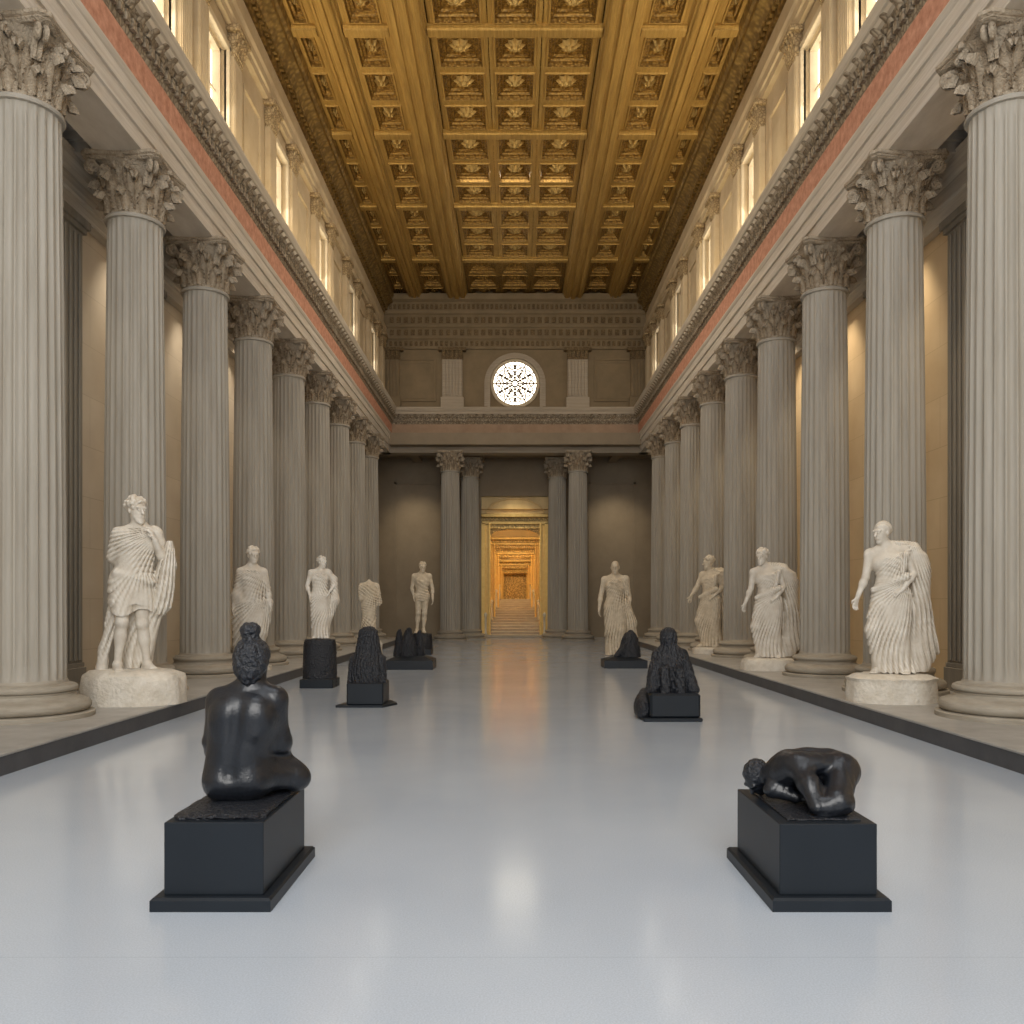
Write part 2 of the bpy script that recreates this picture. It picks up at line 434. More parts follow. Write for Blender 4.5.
# ------------------------------------------------------------------ side entablature
def entab(name, axis, a0, a1, s, off):
    """profile depth d (0 = column face line, negative = towards the nave); s/off map depth to the coordinate"""
    root = struct(name)
    def P(pts): return [(off + s*d, z) for d, z in pts]
    back = 0.70
    mb = MB(); z = SOF
    mb.prism(P([(back,z),(0.0,z),(0.0,z+0.24),(-0.03,z+0.25),(-0.03,z+0.49),(-0.06,z+0.50),(-0.06,z+0.68),(-0.08,z+0.70),(-0.10,z+0.75),(-0.10,z+0.78),(back,z+0.78)]), a0, a1, axis)
    # bead rows picked out along the fascias
    mb.prism(P([(0.01,z+0.225),(-0.035,z+0.235),(-0.035,z+0.262),(0.01,z+0.27)]), a0, a1, axis)
    mb.prism(P([(0.0,z+0.475),(-0.065,z+0.485),(-0.065,z+0.512),(0.0,z+0.52)]), a0, a1, axis)
    mb.build('architrave', entab_m if axis == 'y' else endentab_m, root)
    mb = MB(); mb.prism(P([(back,z+0.78),(-0.085,z+0.78),(-0.085,z+1.20),(back,z+1.20)]), a0, a1, axis)
    mb.build('frieze', frieze_m if axis == 'y' else endfrieze_m, root)
    mb = MB()
    mb.prism(P([(back,z+1.20),(-0.06,z+1.20),(-0.09,z+1.26),(-0.10,z+1.30),(-0.10,z+1.46),(-0.16,z+1.48),(-0.20,z+1.58),(back,z+1.58)]), a0, a1, axis)
    n = int((a1-a0)/0.19)
    for i in range(n):
        c = a0 + (i+0.5)*(a1-a0)/n
        d0, d1 = sorted((off + s*-0.17, off + s*-0.09))
        if axis == 'y': mb.box(d0, d1, c-0.055, c+0.055, z+1.31, z+1.455)
        else: mb.box(c-0.055, c+0.055, d0, d1, z+1.31, z+1.455)
    n = int((a1-a0)/0.32)
    for i in range(n):                                       # acanthus brackets under the cornice
        c = a0 + (i+0.5)*(a1-a0)/n
        Q = []
        for u in range(5):
            t = u/4; row = []
            for v in range(5):
                q = (v/4-0.5)*2
                d = -0.18 - 0.13*t - 0.03*(1-q*q); zz = z + 1.46 + 0.13*t + 0.02*math.sin(t*PI)
                cc = c + q*0.09*(1-0.3*t)
                row.append((off+s*d, cc, zz) if axis == 'y' else (cc, off+s*d, zz))
            Q.append(row)
        mb.grid(Q)
    mb.build('dentil_band', carved_m, root)
    mb = MB()
    mb.prism(P([(back,z+1.58),(-0.20,z+1.58),(-0.24,z+1.62),(-0.24,z+1.72),(-0.27,z+1.74),(-0.29,z+1.80),(-0.31,z+1.86),(-0.31,z+1.90),(back,z+1.90)]), a0, a1, axis)
    mb.build('cornice', cornice_m if axis == 'y' else endentab_m, root)
    return root
entab('trim_1', 'y', Y0, YE+0.02, -1, -5.37)
entab('trim_2', 'y', Y0, YE+0.02, 1, 5.37)
entab('trim_3', 'x', -5.75, 5.75, 1, YE-0.45)

# ------------------------------------------------------------------ aisles
for sd, nm, am in ((-1, 'left', aisleL_m), (1, 'right', aisleR_m)):
    w = struct('wall_aisle_'+nm)
    mb = MB(); a, b = sorted((sd*WX, sd*(WX+0.25))); mb.box(a, b, Y0, 34.6, PZ, 8.6); mb.build('wall_face', am, w)
    for k, y in enumerate(COLY):
        mb = MB()
        for x0, wd, z0, z1 in ((0.10,0.31,PZ,7.35),(0.14,0.35,PZ,PZ+0.35),(0.12,0.33,PZ+0.35,PZ+0.42),(0.15,0.36,7.2,7.28),(0.19,0.40,7.28,7.4)):
            a, b = sorted((sd*WX, sd*(WX-x0))); mb.bbox(a, b, y-wd, y+wd, z0, z1, 0.006)
        for q in (-0.2,-0.07,0.07,0.2):
            a, b = sorted((sd*(WX-0.10), sd*(WX-0.13))); mb.bbox(a, b, y+q-0.035, y+q+0.035, PZ+0.45, 7.15, 0.01)
        mb.build('pilaster', pil_m, w)
    mb = MB()
    mb.prism([(WX,7.4),(WX-0.16,7.4),(WX-0.16,7.62),(WX-0.2,7.64),(WX-0.2,7.86),(WX-0.26,7.9),(WX-0.32,8.0),(WX-0.36,8.12),(WX,8.12)], Y0, 34.6, 'y', sd)
    mb.build('aisle_cornice', cornice_m, w)
    mb = MB(); a, b = sorted((sd*6.0, sd*(WX+0.25))); mb.box(a, b, Y0, 34.6, 8.35, 8.6)
    for y in COLY:
        a, b = sorted((sd*6.07, sd*(WX))); mb.box(a, b, y-0.42, y+0.42, 8.07, 8.36)
        a, b = sorted((sd*6.0, sd*(WX))); mb.box(a, b, y-0.5, y+0.5, 8.22, 8.36)
    mb.build('ceiling_aisle_'+nm, soffit_m, kind='structure')

# ------------------------------------------------------------------ clerestory
WIN_Y = [13.6, 16.3, 20.7, 25.1, 29.5, 33.9]
WW, WZ0, WZ1, UTOP = 0.62, 9.95, 12.55, 15.5
PIL_ME = {}
def pil_mesh(sd):
    mb = MB(); x = sd*UX; p = 0.15
    def slab(d, hw, z0, z1, b=0.006):
        a, c = sorted((x, x - sd*d)); mb.bbox(a, c, -hw, hw, z0, z1, b)
    slab(p+0.06, 0.30, 9.95, 10.15); slab(p+0.03, 0.27, 10.15, 10.22)
    slab(p-0.02, 0.24, 10.2, 12.5)
    for q in (-0.195,-0.117,-0.039,0.039,0.117,0.195):
        a, c = sorted((x, x - sd*p)); mb.bbox(a, c, q-0.022, q+0.022, 10.28, 12.42, 0.008)
    return mb.mesh('pilaster', upper_m)
def pilcap_mesh(sd):
    mb = MB(); x = sd*UX; p = 0.15
    for d, hw, z0, z1 in ((p,0.24,12.48,12.56),(p+0.02,0.25,12.56,12.95),(p+0.13,0.36,12.95,13.06)):
        a, c = sorted((x, x - sd*d)); mb.bbox(a, c, -hw, hw, z0, z1, 0.006)
    for row, (z0, h, out) in enumerate(((12.56,0.2,0.08),(12.68,0.28,0.12))):
        for q in ((-0.2,-0.07,0.07,0.2) if row == 0 else (-0.25,-0.13,0,0.13,0.25)):
            Q = []
            for u in range(6):
                t = u/5; r = []
                for v in range(5):
                    s_ = (v/4-0.5)*2
                    d = p + 0.02 + out*t**2 + 0.02*(1-abs(s_))
                    r.append((x - sd*d, q + s_*0.07*(1-0.4*t*t), z0 + h*min(t, 0.85)/0.85 - (0.04 if t == 1 else 0)))
                Q.append(r)
            mb.grid(Q)
    return mb.mesh('pilaster_capital', uppercap_m, True, 45)
wn = 1
for sd, nm in ((-1, 'left'), (1, 'right')):
    w = struct('wall_'+nm)
    mb = MB(); a, b = sorted((sd*UX, sd*(UX+0.4)))
    ys = [Y0] + [v for c in WIN_Y for v in (c-WW, c+WW)] + [YE+0.4]
    for i in range(0, len(ys), 2): mb.box(a, b, ys[i], ys[i+1], 9.6, WZ1)
    mb.box(a, b, Y0, YE+0.4, WZ1, UTOP)
    # raised frames of the blind panels
    blind = [18.5, 22.9, 27.3, 31.7]
    for c in blind:
        for (p0, p1, q0, q1) in ((-0.62,-0.54,10.3,12.4),(0.54,0.62,10.3,12.4),(-0.62,0.62,12.4,12.48),(-0.62,0.62,10.22,10.3)):
            d0, d1 = sorted((sd*UX, sd*(UX-0.05))); mb.box(d0, d1, c+p0, c+p1, q0, q1)
    mb.build('wall_face', upper_m, w)
    pm, pc = pil_mesh(sd), pilcap_mesh(sd)
    pys = sorted([c+q for c in WIN_Y for q in (-0.95, 0.95)] + [36.3])
    for y in pys:
        if 14.7 < y < 15.3 and y > 15: continue
        link('pilaster', pm, w, loc=(0,y,0)); link('pilaster_capital', pc, w, loc=(0,y,0))
    mb = MB()
    mb.prism([(UX,13.05),(UX-0.12,13.05),(UX-0.12,13.22),(UX-0.16,13.24),(UX-0.16,13.42),(UX-0.2,13.5),(UX-0.08,13.5),(UX-0.08,14.15),(UX,14.15)], Y0, YE, 'y', sd)
    mb.build('upper_frieze', upper_m, w)
    mb = MB()
    mb.prism([(UX,14.12),(UX-0.14,14.12),(UX-0.16,14.2),(UX-0.16,14.34),(UX-0.24,14.4),(UX-0.32,14.5),(UX-0.46,14.58),(UX-0.46,14.72),(UX-0.52,14.78),(UX-0.56,14.95),(UX,14.95)], Y0, YE, 'y', sd)
    for i in range(120):
        y = 12 + (i+0.5)*25/120
        d0, d1 = sorted((sd*(UX-0.15), sd*(UX-0.25))); mb.box(d0, d1, y-0.06, y+0.06, 14.22, 14.34)
    mb.build('ceiling_cornice', gcorn_m, w)
    for c in WIN_Y:
        t = struct(f'window_{wn}', (sd*UX, c, WZ0)); wn += 1
        mb = MB(); a, b = sorted((sd*0.26, sd*0.28)); mb.box(a, b, -WW, WW, 0, WZ1-WZ0); mb.build('pane', pane_m, t)
        mb = MB(); a, b = sorted((sd*0.10, sd*0.26))
        mb.box(a, b, -WW, -WW+0.07, 0, 2.6); mb.box(a, b, WW-0.07, WW, 0, 2.6); mb.box(a, b, -WW, WW, 2.53, 2.6); mb.box(a, b, -WW, WW, 0, 0.08)
        mb.build('window_frame', frame_m, t)
        mb = MB(); a, b = sorted((sd*0.2, sd*0.25))
        for q in (-0.28, 0, 0.28): mb.box(a, b, q-0.025, q+0.025, 0.08, 2.53)
        for zz in (0.9, 1.75): mb.box(a, b, -WW+0.07, WW-0.07, zz-0.02, zz+0.02)
        mb.build('mullion', frame_m, t)
        mb = MB()                                           # moulded architrave round the opening
        a, b = sorted((-sd*0.07, sd*0.05))
        mb.bbox(a, b, -WW-0.1, -WW, 0, 2.7, 0.01); mb.bbox(a, b, WW, WW+0.1, 0, 2.7, 0.01); mb.bbox(a, b, -WW-0.1, WW+0.1, 2.6, 2.74, 0.01)
        mb.build('window_surround', frame_m, t)

# ------------------------------------------------------------------ ceiling
ceil = struct('ceiling')
CZ = 14.98
mb = MB(); mb.box(-6.2, 6.2, Y0, YE+0.4, 15.62, 15.8); mb.build('ceiling_slab', coffer_m, ceil)
def beam_prof(xc, hw, zb):
    return [(xc-hw,CZ+0.02),(xc-hw,zb+0.24),(xc-hw+0.04,zb+0.22),(xc-hw+0.04,zb+0.12),(xc-hw+0.10,zb+0.10),(xc-hw+0.10,zb+0.02),(xc-hw+0.14,zb),
            (xc-hw*0.45,zb),(xc-hw*0.42,zb+0.04),(xc-hw*0.22,zb+0.04),(xc-hw*0.18,zb-0.03),(xc+hw*0.18,zb-0.03),(xc+hw*0.22,zb+0.04),(xc+hw*0.42,zb+0.04),(xc+hw*0.45,zb),
            (xc+hw-0.14,zb),(xc+hw-0.10,zb+0.02),(xc+hw-0.10,zb+0.10),(xc+hw-0.04,zb+0.12),(xc+hw-0.04,zb+0.22),(xc+hw,zb+0.24),(xc+hw,CZ+0.02)]
for xc, hw, zb in ((-2.5,0.46,14.70),(2.5,0.46,14.70),(-4.32,0.33,14.74),(4.32,0.33,14.74)):
    mb = MB(); mb.prism(beam_prof(xc, hw, zb), Y0, YE, 'y'); mb.build('beam', beam_m, ceil)
MAJ = [15.5+4.4*k for k in range(-3, 6)]
for y in MAJ:
    if y < 10: continue
    mb = MB()
    for xa, xb in ((-2.05,2.05),(2.95,4.0),(4.64,5.3),(-4.0,-2.95),(-5.3,-4.64)):
        mb.prism([(y-0.2,CZ+0.02),(y-0.2,CZ-0.05),(y-0.14,CZ-0.06),(y-0.12,CZ-0.11),(y+0.12,CZ-0.11),(y+0.14,CZ-0.06),(y+0.2,CZ-0.05),(y+0.2,CZ+0.02)], xa, xb, 'x')
    mb.build('cross_rib', beam_m, ceil)
def coffer_mesh(wx, wy, rib=0.11):
    mb = MB()
    hx, hy = wx/2, wy/2
    rings = [(0,0), (rib,0), (rib+0.015,-0.035), (rib+0.05,-0.035), (rib+0.065,0.06), (rib+0.12,0.065), (rib+0.14,0.12), (rib+0.20,0.125), (rib+0.22,0.18)]
    P = []
    for i, z in rings:
        ax, ay = max(hx-i, 0.05), max(hy-i, 0.05)
        P.append([(-ax,-ay,z),(ax,-ay,z),(ax,ay,z),(-ax,ay,z),(-ax,-ay,z)])
    mb.grid(P); mb.add(P[-1][:4], [(0,1,2,3)])
    me = mb.mesh('coffer', coffer_m); me.materials.append(beam_m)
    for i, p in enumerate(me.polygons):
        if i < 12: p.material_index = 1
    return me
def rosette_mesh(sx, sy):
    mb = MB(); n = 24; P = []
    for u, (r, z) in enumerate(((0.0,-0.16),(0.25,-0.13),(0.35,-0.06),(0.6,-0.10),(0.85,-0.05),(1.0,0.0))):
        row = []
        for i in range(n+1):
            a = 2*PI*i/n; q = 1 + (0.22*math.cos(8*a) if u >= 3 else 0)
            row.append((sx*r*q*math.cos(a), sy*r*q*math.sin(a), z))
        P.append(row)
    mb.grid(P)
    return mb.mesh('rosette', rosette_m, True, 60)
slots = [(-1.33,1.36),(0,1.26),(1.33,1.36),(-3.47,1.02),(3.47,1.02),(-4.95,0.6),(4.95,0.6)]
CM = {}; items = []
for k in range(len(MAJ)-1):
    ya = MAJ[k]
    for r in range(3):
        yc = ya + 0.1 + 4.2*(r+0.5)/3
        if yc < 12.5 or yc > 36.9: continue
        for xc, wx in slots: items.append((yc, xc, wx))
items.sort(key=lambda t: (t[0], abs(t[1])))
near, far = items[:98], items[98:]
for yc, xc, wx in near:
    if wx not in CM: CM[wx] = (coffer_mesh(wx, 1.4), rosette_mesh(wx*0.17, 0.22 if wx > 0.8 else 0.16))
    c = link('coffer', CM[wx][0], ceil, loc=(xc, yc, CZ)); link('rosette', CM[wx][1], c, loc=(0,0,0.17))
mb = MB()
for yc, xc, wx in far:
    for me in CM[wx]:
        dz = 0.17 if me is CM[wx][1] else 0
        mb.add([(v.co.x+xc, v.co.y+yc, v.co.z+CZ+dz) for v in me.vertices], [tuple(p.vertices) for p in me.polygons])
if mb.v: mb.build('coffer_far_rows', coffer_m, ceil, kind='stuff')

# ------------------------------------------------------------------ end wall
w = struct('wall_end')
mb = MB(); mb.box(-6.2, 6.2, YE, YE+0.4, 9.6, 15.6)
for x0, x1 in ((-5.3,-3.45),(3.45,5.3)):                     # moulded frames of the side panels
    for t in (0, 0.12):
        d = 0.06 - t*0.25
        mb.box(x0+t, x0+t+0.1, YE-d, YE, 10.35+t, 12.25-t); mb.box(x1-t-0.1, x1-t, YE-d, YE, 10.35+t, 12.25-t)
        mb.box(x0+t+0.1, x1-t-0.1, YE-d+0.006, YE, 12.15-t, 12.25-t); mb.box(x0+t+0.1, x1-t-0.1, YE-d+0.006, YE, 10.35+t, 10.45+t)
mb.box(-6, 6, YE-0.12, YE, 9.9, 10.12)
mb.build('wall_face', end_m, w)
mb = MB()
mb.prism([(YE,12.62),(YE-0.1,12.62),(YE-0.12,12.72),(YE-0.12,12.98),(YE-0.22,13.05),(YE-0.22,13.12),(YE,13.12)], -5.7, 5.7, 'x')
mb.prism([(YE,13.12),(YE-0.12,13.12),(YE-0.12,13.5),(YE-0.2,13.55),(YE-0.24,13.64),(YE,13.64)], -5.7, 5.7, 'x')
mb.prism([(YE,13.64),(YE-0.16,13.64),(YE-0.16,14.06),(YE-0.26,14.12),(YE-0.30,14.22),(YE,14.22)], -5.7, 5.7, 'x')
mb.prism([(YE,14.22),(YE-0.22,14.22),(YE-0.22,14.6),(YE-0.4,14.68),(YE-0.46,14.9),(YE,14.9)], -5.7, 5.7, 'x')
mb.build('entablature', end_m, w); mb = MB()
for z0, z1, d, st in ((12.74,12.95,0.15,0.22),(13.2,13.45,0.15,0.3),(13.72,13.98,0.19,0.3),(14.3,14.52,0.25,0.2)):
    n = int(11/st)
    for i in range(n):
        x = -5.5 + (i+0.5)*11/n
        mb.bbox(x-st*0.3, x+st*0.3, YE-d, YE-d+0.06, z0, z1, 0.02)
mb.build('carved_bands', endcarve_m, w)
for x in (-2.72, 2.72, -5.45, 5.45):
    mb = MB()
    mb.bbox(x-0.5, x+0.5, YE-0.24, YE, 9.95, 10.5, 0.01); mb.bbox(x-0.44, x+0.44, YE-0.16, YE, 10.5, 12.2, 0.01)
    for q in range(6): mb.bbox(x-0.4+q*0.14, x-0.3+q*0.14, YE-0.2, YE, 10.55, 12.1, 0.012)
    mb.build('pilaster', endentab_m if abs(x) < 4 else end_m, w)
    mb = MB()
    mb.bbox(x-0.46, x+0.46, YE-0.2, YE, 12.15, 12.5, 0.01); mb.bbox(x-0.6, x+0.6, YE-0.32, YE, 12.5, 12.64, 0.01)
    for q in (-0.36,-0.18,0,0.18,0.36):
        mb.prism([(YE-0.2,12.2),(YE-0.26,12.3),(YE-0.32,12.46),(YE-0.3,12.5),(YE-0.2,12.5)], x+q-0.07, x+q+0.07, 'x')
    mb.build('pilaster_capital', endcarve_m, w)
# rose window with arched surround
rw = struct(f'window_{wn}', (0, YE, 11.12)); wn += 1
mb = MB(); mb.lathe([(0.001,0),(0.97,0),(0.97,0.04),(0.001,0.04)], 48)
mb.v = [(x, -0.03 - z, y) for x, y, z in mb.v]; mb.build('pane', rose_m, rw)
mb = MB()
for r, rr, yy in ((1.02,0.06,-0.06),(0.95,0.03,-0.09)):
    mb.tube([(r*math.cos(2*PI*i/48), yy, r*math.sin(2*PI*i/48)) for i in range(49)], rr, 8)
mb.build('ring_frame', frame_m, rw, True)
mb = MB()
for ring, (r, n, s) in enumerate(((0.22,6,0.1),(0.46,12,0.1),(0.72,18,0.1))):
    for i in range(n):
        a = 2*PI*(i+0.5*(ring % 2))/n; cx, cz = r*math.cos(a), r*math.sin(a)
        mb.tube([(cx+s*math.cos(2*PI*k/10), -0.085, cz+s*math.sin(2*PI*k/10)) for k in range(11)], 0.03, 5)
for i in range(12):
    a = 2*PI*i/12
    mb.tube([(0.1*math.cos(a), -0.085, 0.1*math.sin(a)), (0.95*math.cos(a), -0.085, 0.95*math.sin(a))], 0.03, 5)
mb.build('tracery', endcarve_m, rw)
mb = MB()
def arch_pts(r, zb): return [(-r, zb)] + [(r*math.cos(PI - PI*i/24), r*math.sin(PI - PI*i/24)) for i in range(25)] + [(r, zb)]
for r0, r1, d in ((1.08,1.20,0.16),(1.20,1.33,0.10)):
    A, B = arch_pts(r0, -1.1), arch_pts(r1, -1.1)
    mb.grid([[(x,-d,z) for x,z in A],[(x,-d,z) for x,z in B]])
    mb.grid([[(x,-d,z) for x,z in A],[(x,0,z) for x,z in A]]); mb.grid([[(x,-d,z) for x,z in B],[(x,0,z) for x,z in B]])
mb.build('arch_surround', endentab_m, rw)

# ------------------------------------------------------------------ end porch and golden corridor
YP = 39.4
pw = struct('wall_porch')
mb = MB()
DO, DT = 1.56, 6.55
mb.box(-7.2, -DO, YP, YP+0.3, 0, 8.8); mb.box(DO, 7.2, YP, YP+0.3, 0, 8.8); mb.box(-DO, DO, YP, YP+0.3, DT, 8.8)
for sd in (-1, 1):                                          # panel frames in the dim wall
    x0, x1 = sorted((sd*3.4, sd*5.6))
    for a, b, c, d in ((x0,x0+0.1,0.5,7.2),(x1-0.1,x1,0.5,7.2),(x0,x1,7.1,7.2)): mb.box(a, b, YP-0.05, YP, c, d)
mb.build('wall_face', porch_m, pw)
mb = MB(); mb.box(-7.2, -6.9, 34.6, YP+0.3, 0, 8.8); mb.box(6.9, 7.2, 34.6, YP+0.3, 0, 8.8); mb.build('wall_porch_side', porch_m, kind='structure')
mb = MB(); mb.box(-7.2, 7.2, 36.0, YP+0.3, 8.3, 8.8)
for x in (-4.5,-1.6,1.6,4.5): mb.box(x-0.2, x+0.2, 37.3, YP, 8.1, 8.32)
mb.build('ceiling_porch', porch_m, kind='structure')
# tympanum
mb = MB(); mb.box(-DO, DO, YP+0.2, YP+0.3, 5.6, DT)
A = [(1.36*math.cos(PI*i/20), 5.72+0.74*math.sin(PI*i/20)) for i in range(21)]
mb.tube([(x, YP+0.16, z) for x, z in A], 0.05, 8)
mb.add([(x, YP+0.17, z) for x, z in A], [tuple(range(21))])
mb.build('tympanum', corr_m, pw)
def portal(n, y, w_, zt, zb, fr, arch=True):
    d = struct(f'door_{n}')
    mb = MB()
    for sd in (-1, 1):
        for k, (o0, o1, dp) in enumerate(((0.0,0.45*fr,0.20),(0.45*fr,0.8*fr,0.13),(0.8*fr,fr,0.28))):
            a, b = sorted((sd*(w_-o0), sd*(w_-o1))); mb.bbox(a, b, y-dp+0.2, y+0.5, zb, zt-fr, 0.01)
    mb.build('jamb', portal_m, d)
    mb = MB()
    for z0, z1, dp, ex in ((zt-fr*1.6,zt-fr*1.15,0.1,0),(zt-fr*0.75,zt-fr*0.4,0.14,0)): mb.bbox(-w_, w_, y-dp+0.2, y+0.5, z0, z1, 0.01)
    mb.build('lintel', portalc_m, d)
    mb = MB()
    for z0, z1, dp in ((zt-fr*1.15,zt-fr*0.75,0.2),(zt-fr*0.4,zt,0.4)): mb.bbox(-w_, w_, y-dp+0.2, y+0.5, z0, z1, 0.02)
    mb.build('lintel_cornice', rosette_m, d)
    if n > 1:
        mb = MB(); mb.box(-1.75, 1.75, y+0.3, y+0.5, zt-0.02, 6.2)
        for sd in (-1, 1):
            a, b = sorted((sd*(w_-0.03), sd*1.75)); mb.box(a, b, y+0.3, y+0.5, zb-0.3, zt)
        mb.build('door_surround', corr_m, d)
    if arch:
        mb = MB(); wi = w_-fr; zz = zt-fr*1.6; h = 0.55*fr
        A = [(wi*math.cos(PI*i/16), zz - h*1.4 + h*1.35*math.sin(PI*i/16)) for i in range(17)]
        V = [(x, y+0.3, z) for x, z in A] + [(wi if i < 8 else -wi, y+0.3, zz) for i in range(17)]
        V += [(x, y+0.5, z) for x, z in A]
        mb.add(V, [(i, i+1, 18+i, 17+i) for i in range(16)] + [(i, i+1, 35+i, 34+i) for i in range(16)])
        mb.build('spandrel', portalc_m, d)
    return d
portal(1, YP, DO, 5.72, 0.0, 0.42)
portal(2, 44.5, 1.40, 5.05, 0.6, 0.36)
portal(3, 48.3, 1.27, 4.78, 1.1, 0.36)
portal(4, 52.0, 1.10, 4.25, 1.5, 0.3)
portal(5, 56.0, 0.98, 3.95, 1.85, 0.22, False)
mb = MB()
for sd in (-1, 1):
    V = [(sd*1.62,YP,-0.05),(sd*1.62,YP,6.0),(sd*1.05,57,4.4),(sd*1.05,57,-0.05)]
    mb.add(V, [(0,1,2,3)])
mb.add([(-1.62,YP,5.95),(1.62,YP,5.95),(1.05,57,4.35),(-1.05,57,4.35)], [(0,1,2,3)])
mb.build('wall_corridor', corr_m, kind='structure')
mb = MB(); mb.box(-1.1, 1.1, 57, 57.2, 1.6, 4.5); mb.bbox(-0.62, 0.62, 56.95, 57, 2.1, 3.5, 0.02)
mb.build('wall_corridor_end', portalc_m, kind='structure')
st = thing('staircase', 'long pale stone flight of steps rising through the golden doorway', 'staircase', (0, YP-0.3, 0))
NS = 15; rise, run, sy = 1.86/NS, 0.86, 0.0
for i in range(NS):
    mb = MB(); hw = 1.42 - 0.43*i/(NS-1)
    mb.bbox(-hw, hw, sy+i*run, sy+(i+1)*run+0.04 if i < NS-1 else 17.82, 0.0 if i == 0 else (i-0.5)*rise, (i+1)*rise, 0.015)
    mb.build('step', stair_m, st)
for sd, who in ((-1, 'slim nude statue side'), (1, 'long-robed statue side')):
    t = thing('stair_railing', f'pale baluster railing up the golden staircase, {who}', 'railing', (0, YP-0.3, 0), 'stair railings')
    for i in range(0, NS, 1):
        hw = 1.36 - 0.43*i/(NS-1); z = (i+1)*rise; mb = MB()
        c = (sd*hw, sy+i*run+0.3, z)
        if i % 5 == 0: mb.lathe([(0.07,0),(0.07,0.08),(0.05,0.1),(0.05,0.85),(0.08,0.9),(0.08,0.95),(0.0,1.05)], 8, c)
        else: mb.lathe([(0.045,0),(0.03,0.1),(0.055,0.3),(0.025,0.6),(0.04,0.8),(0.02,0.82)], 8, c)
        mb.build('newel_post' if i % 5 == 0 else 'baluster', rail_m, t, True)
    mb = MB(); mb.tube([(sd*1.36, sy+0.2, rise+0.84), (sd*0.93, sy+(NS-1)*run+0.3, NS*rise+0.84)], 0.05, 8); mb.build('handrail', rail_m, t, True)

# ------------------------------------------------------------------ implicit-surface sculpting
def surface_nets(Fv, org, h):
    ins = Fv < 0
    nx, ny, nz = Fv.shape
    cnt = np.zeros((nx-1, ny-1, nz-1), np.int8)
    offs = [(a,b,c) for a in (0,1) for b in (0,1) for c in (0,1)]
    for a,b,c in offs: cnt += ins[a:nx-1+a, b:ny-1+b, c:nz-1+c]
    act = (cnt > 0) & (cnt < 8)
    I, J, K = np.nonzero(act)
    idx = -np.ones(act.shape, np.int64); idx[I,J,K] = np.arange(len(I))
    val = {o: Fv[I+o[0], J+o[1], K+o[2]] for o in offs}
    acc = np.zeros((len(I),3)); num = np.zeros(len(I))
    for o in offs:
        for ax in range(3):
            if o[ax]: continue
            q = list(o); q[ax] = 1; q = tuple(q)
            a, b = val[o], val[q]; m = (a < 0) != (b < 0)
            t = np.where(m, a/np.where(m, a-b, 1), 0)
            for d in range(3): acc[:,d] += np.where(m, o[d] + (t if d == ax else 0), 0)
            num += m
    V = (acc/num[:,None] + np.stack([I,J,K],1))*h + np.array(org)
    Q = []
    for ax in range(3):
        b, c = (ax+1) % 3, (ax+2) % 3
        sl0 = [slice(None)]*3; sl1 = [slice(None)]*3
        sl0[ax] = slice(0,-1); sl1[ax] = slice(1,None)
        for d in (b, c): sl0[d] = slice(1,-1); sl1[d] = slice(1,-1)
        A, B = ins[tuple(sl0)], ins[tuple(sl1)]
        E = np.stack(np.nonzero(A != B), 1)
        up = A[A != B]
        E[:,b] += 1; E[:,c] += 1
        def g(db, dc):
            P = E.copy(); P[:,b] -= db; P[:,c] -= dc
            return idx[P[:,0],P[:,1],P[:,2]]
        q = np.stack([g(1,1), g(0,1), g(0,0), g(1,0)], 1)
        q[~up] = q[~up][:, ::-1]
        Q.append(q)
    return V, np.concatenate(Q)

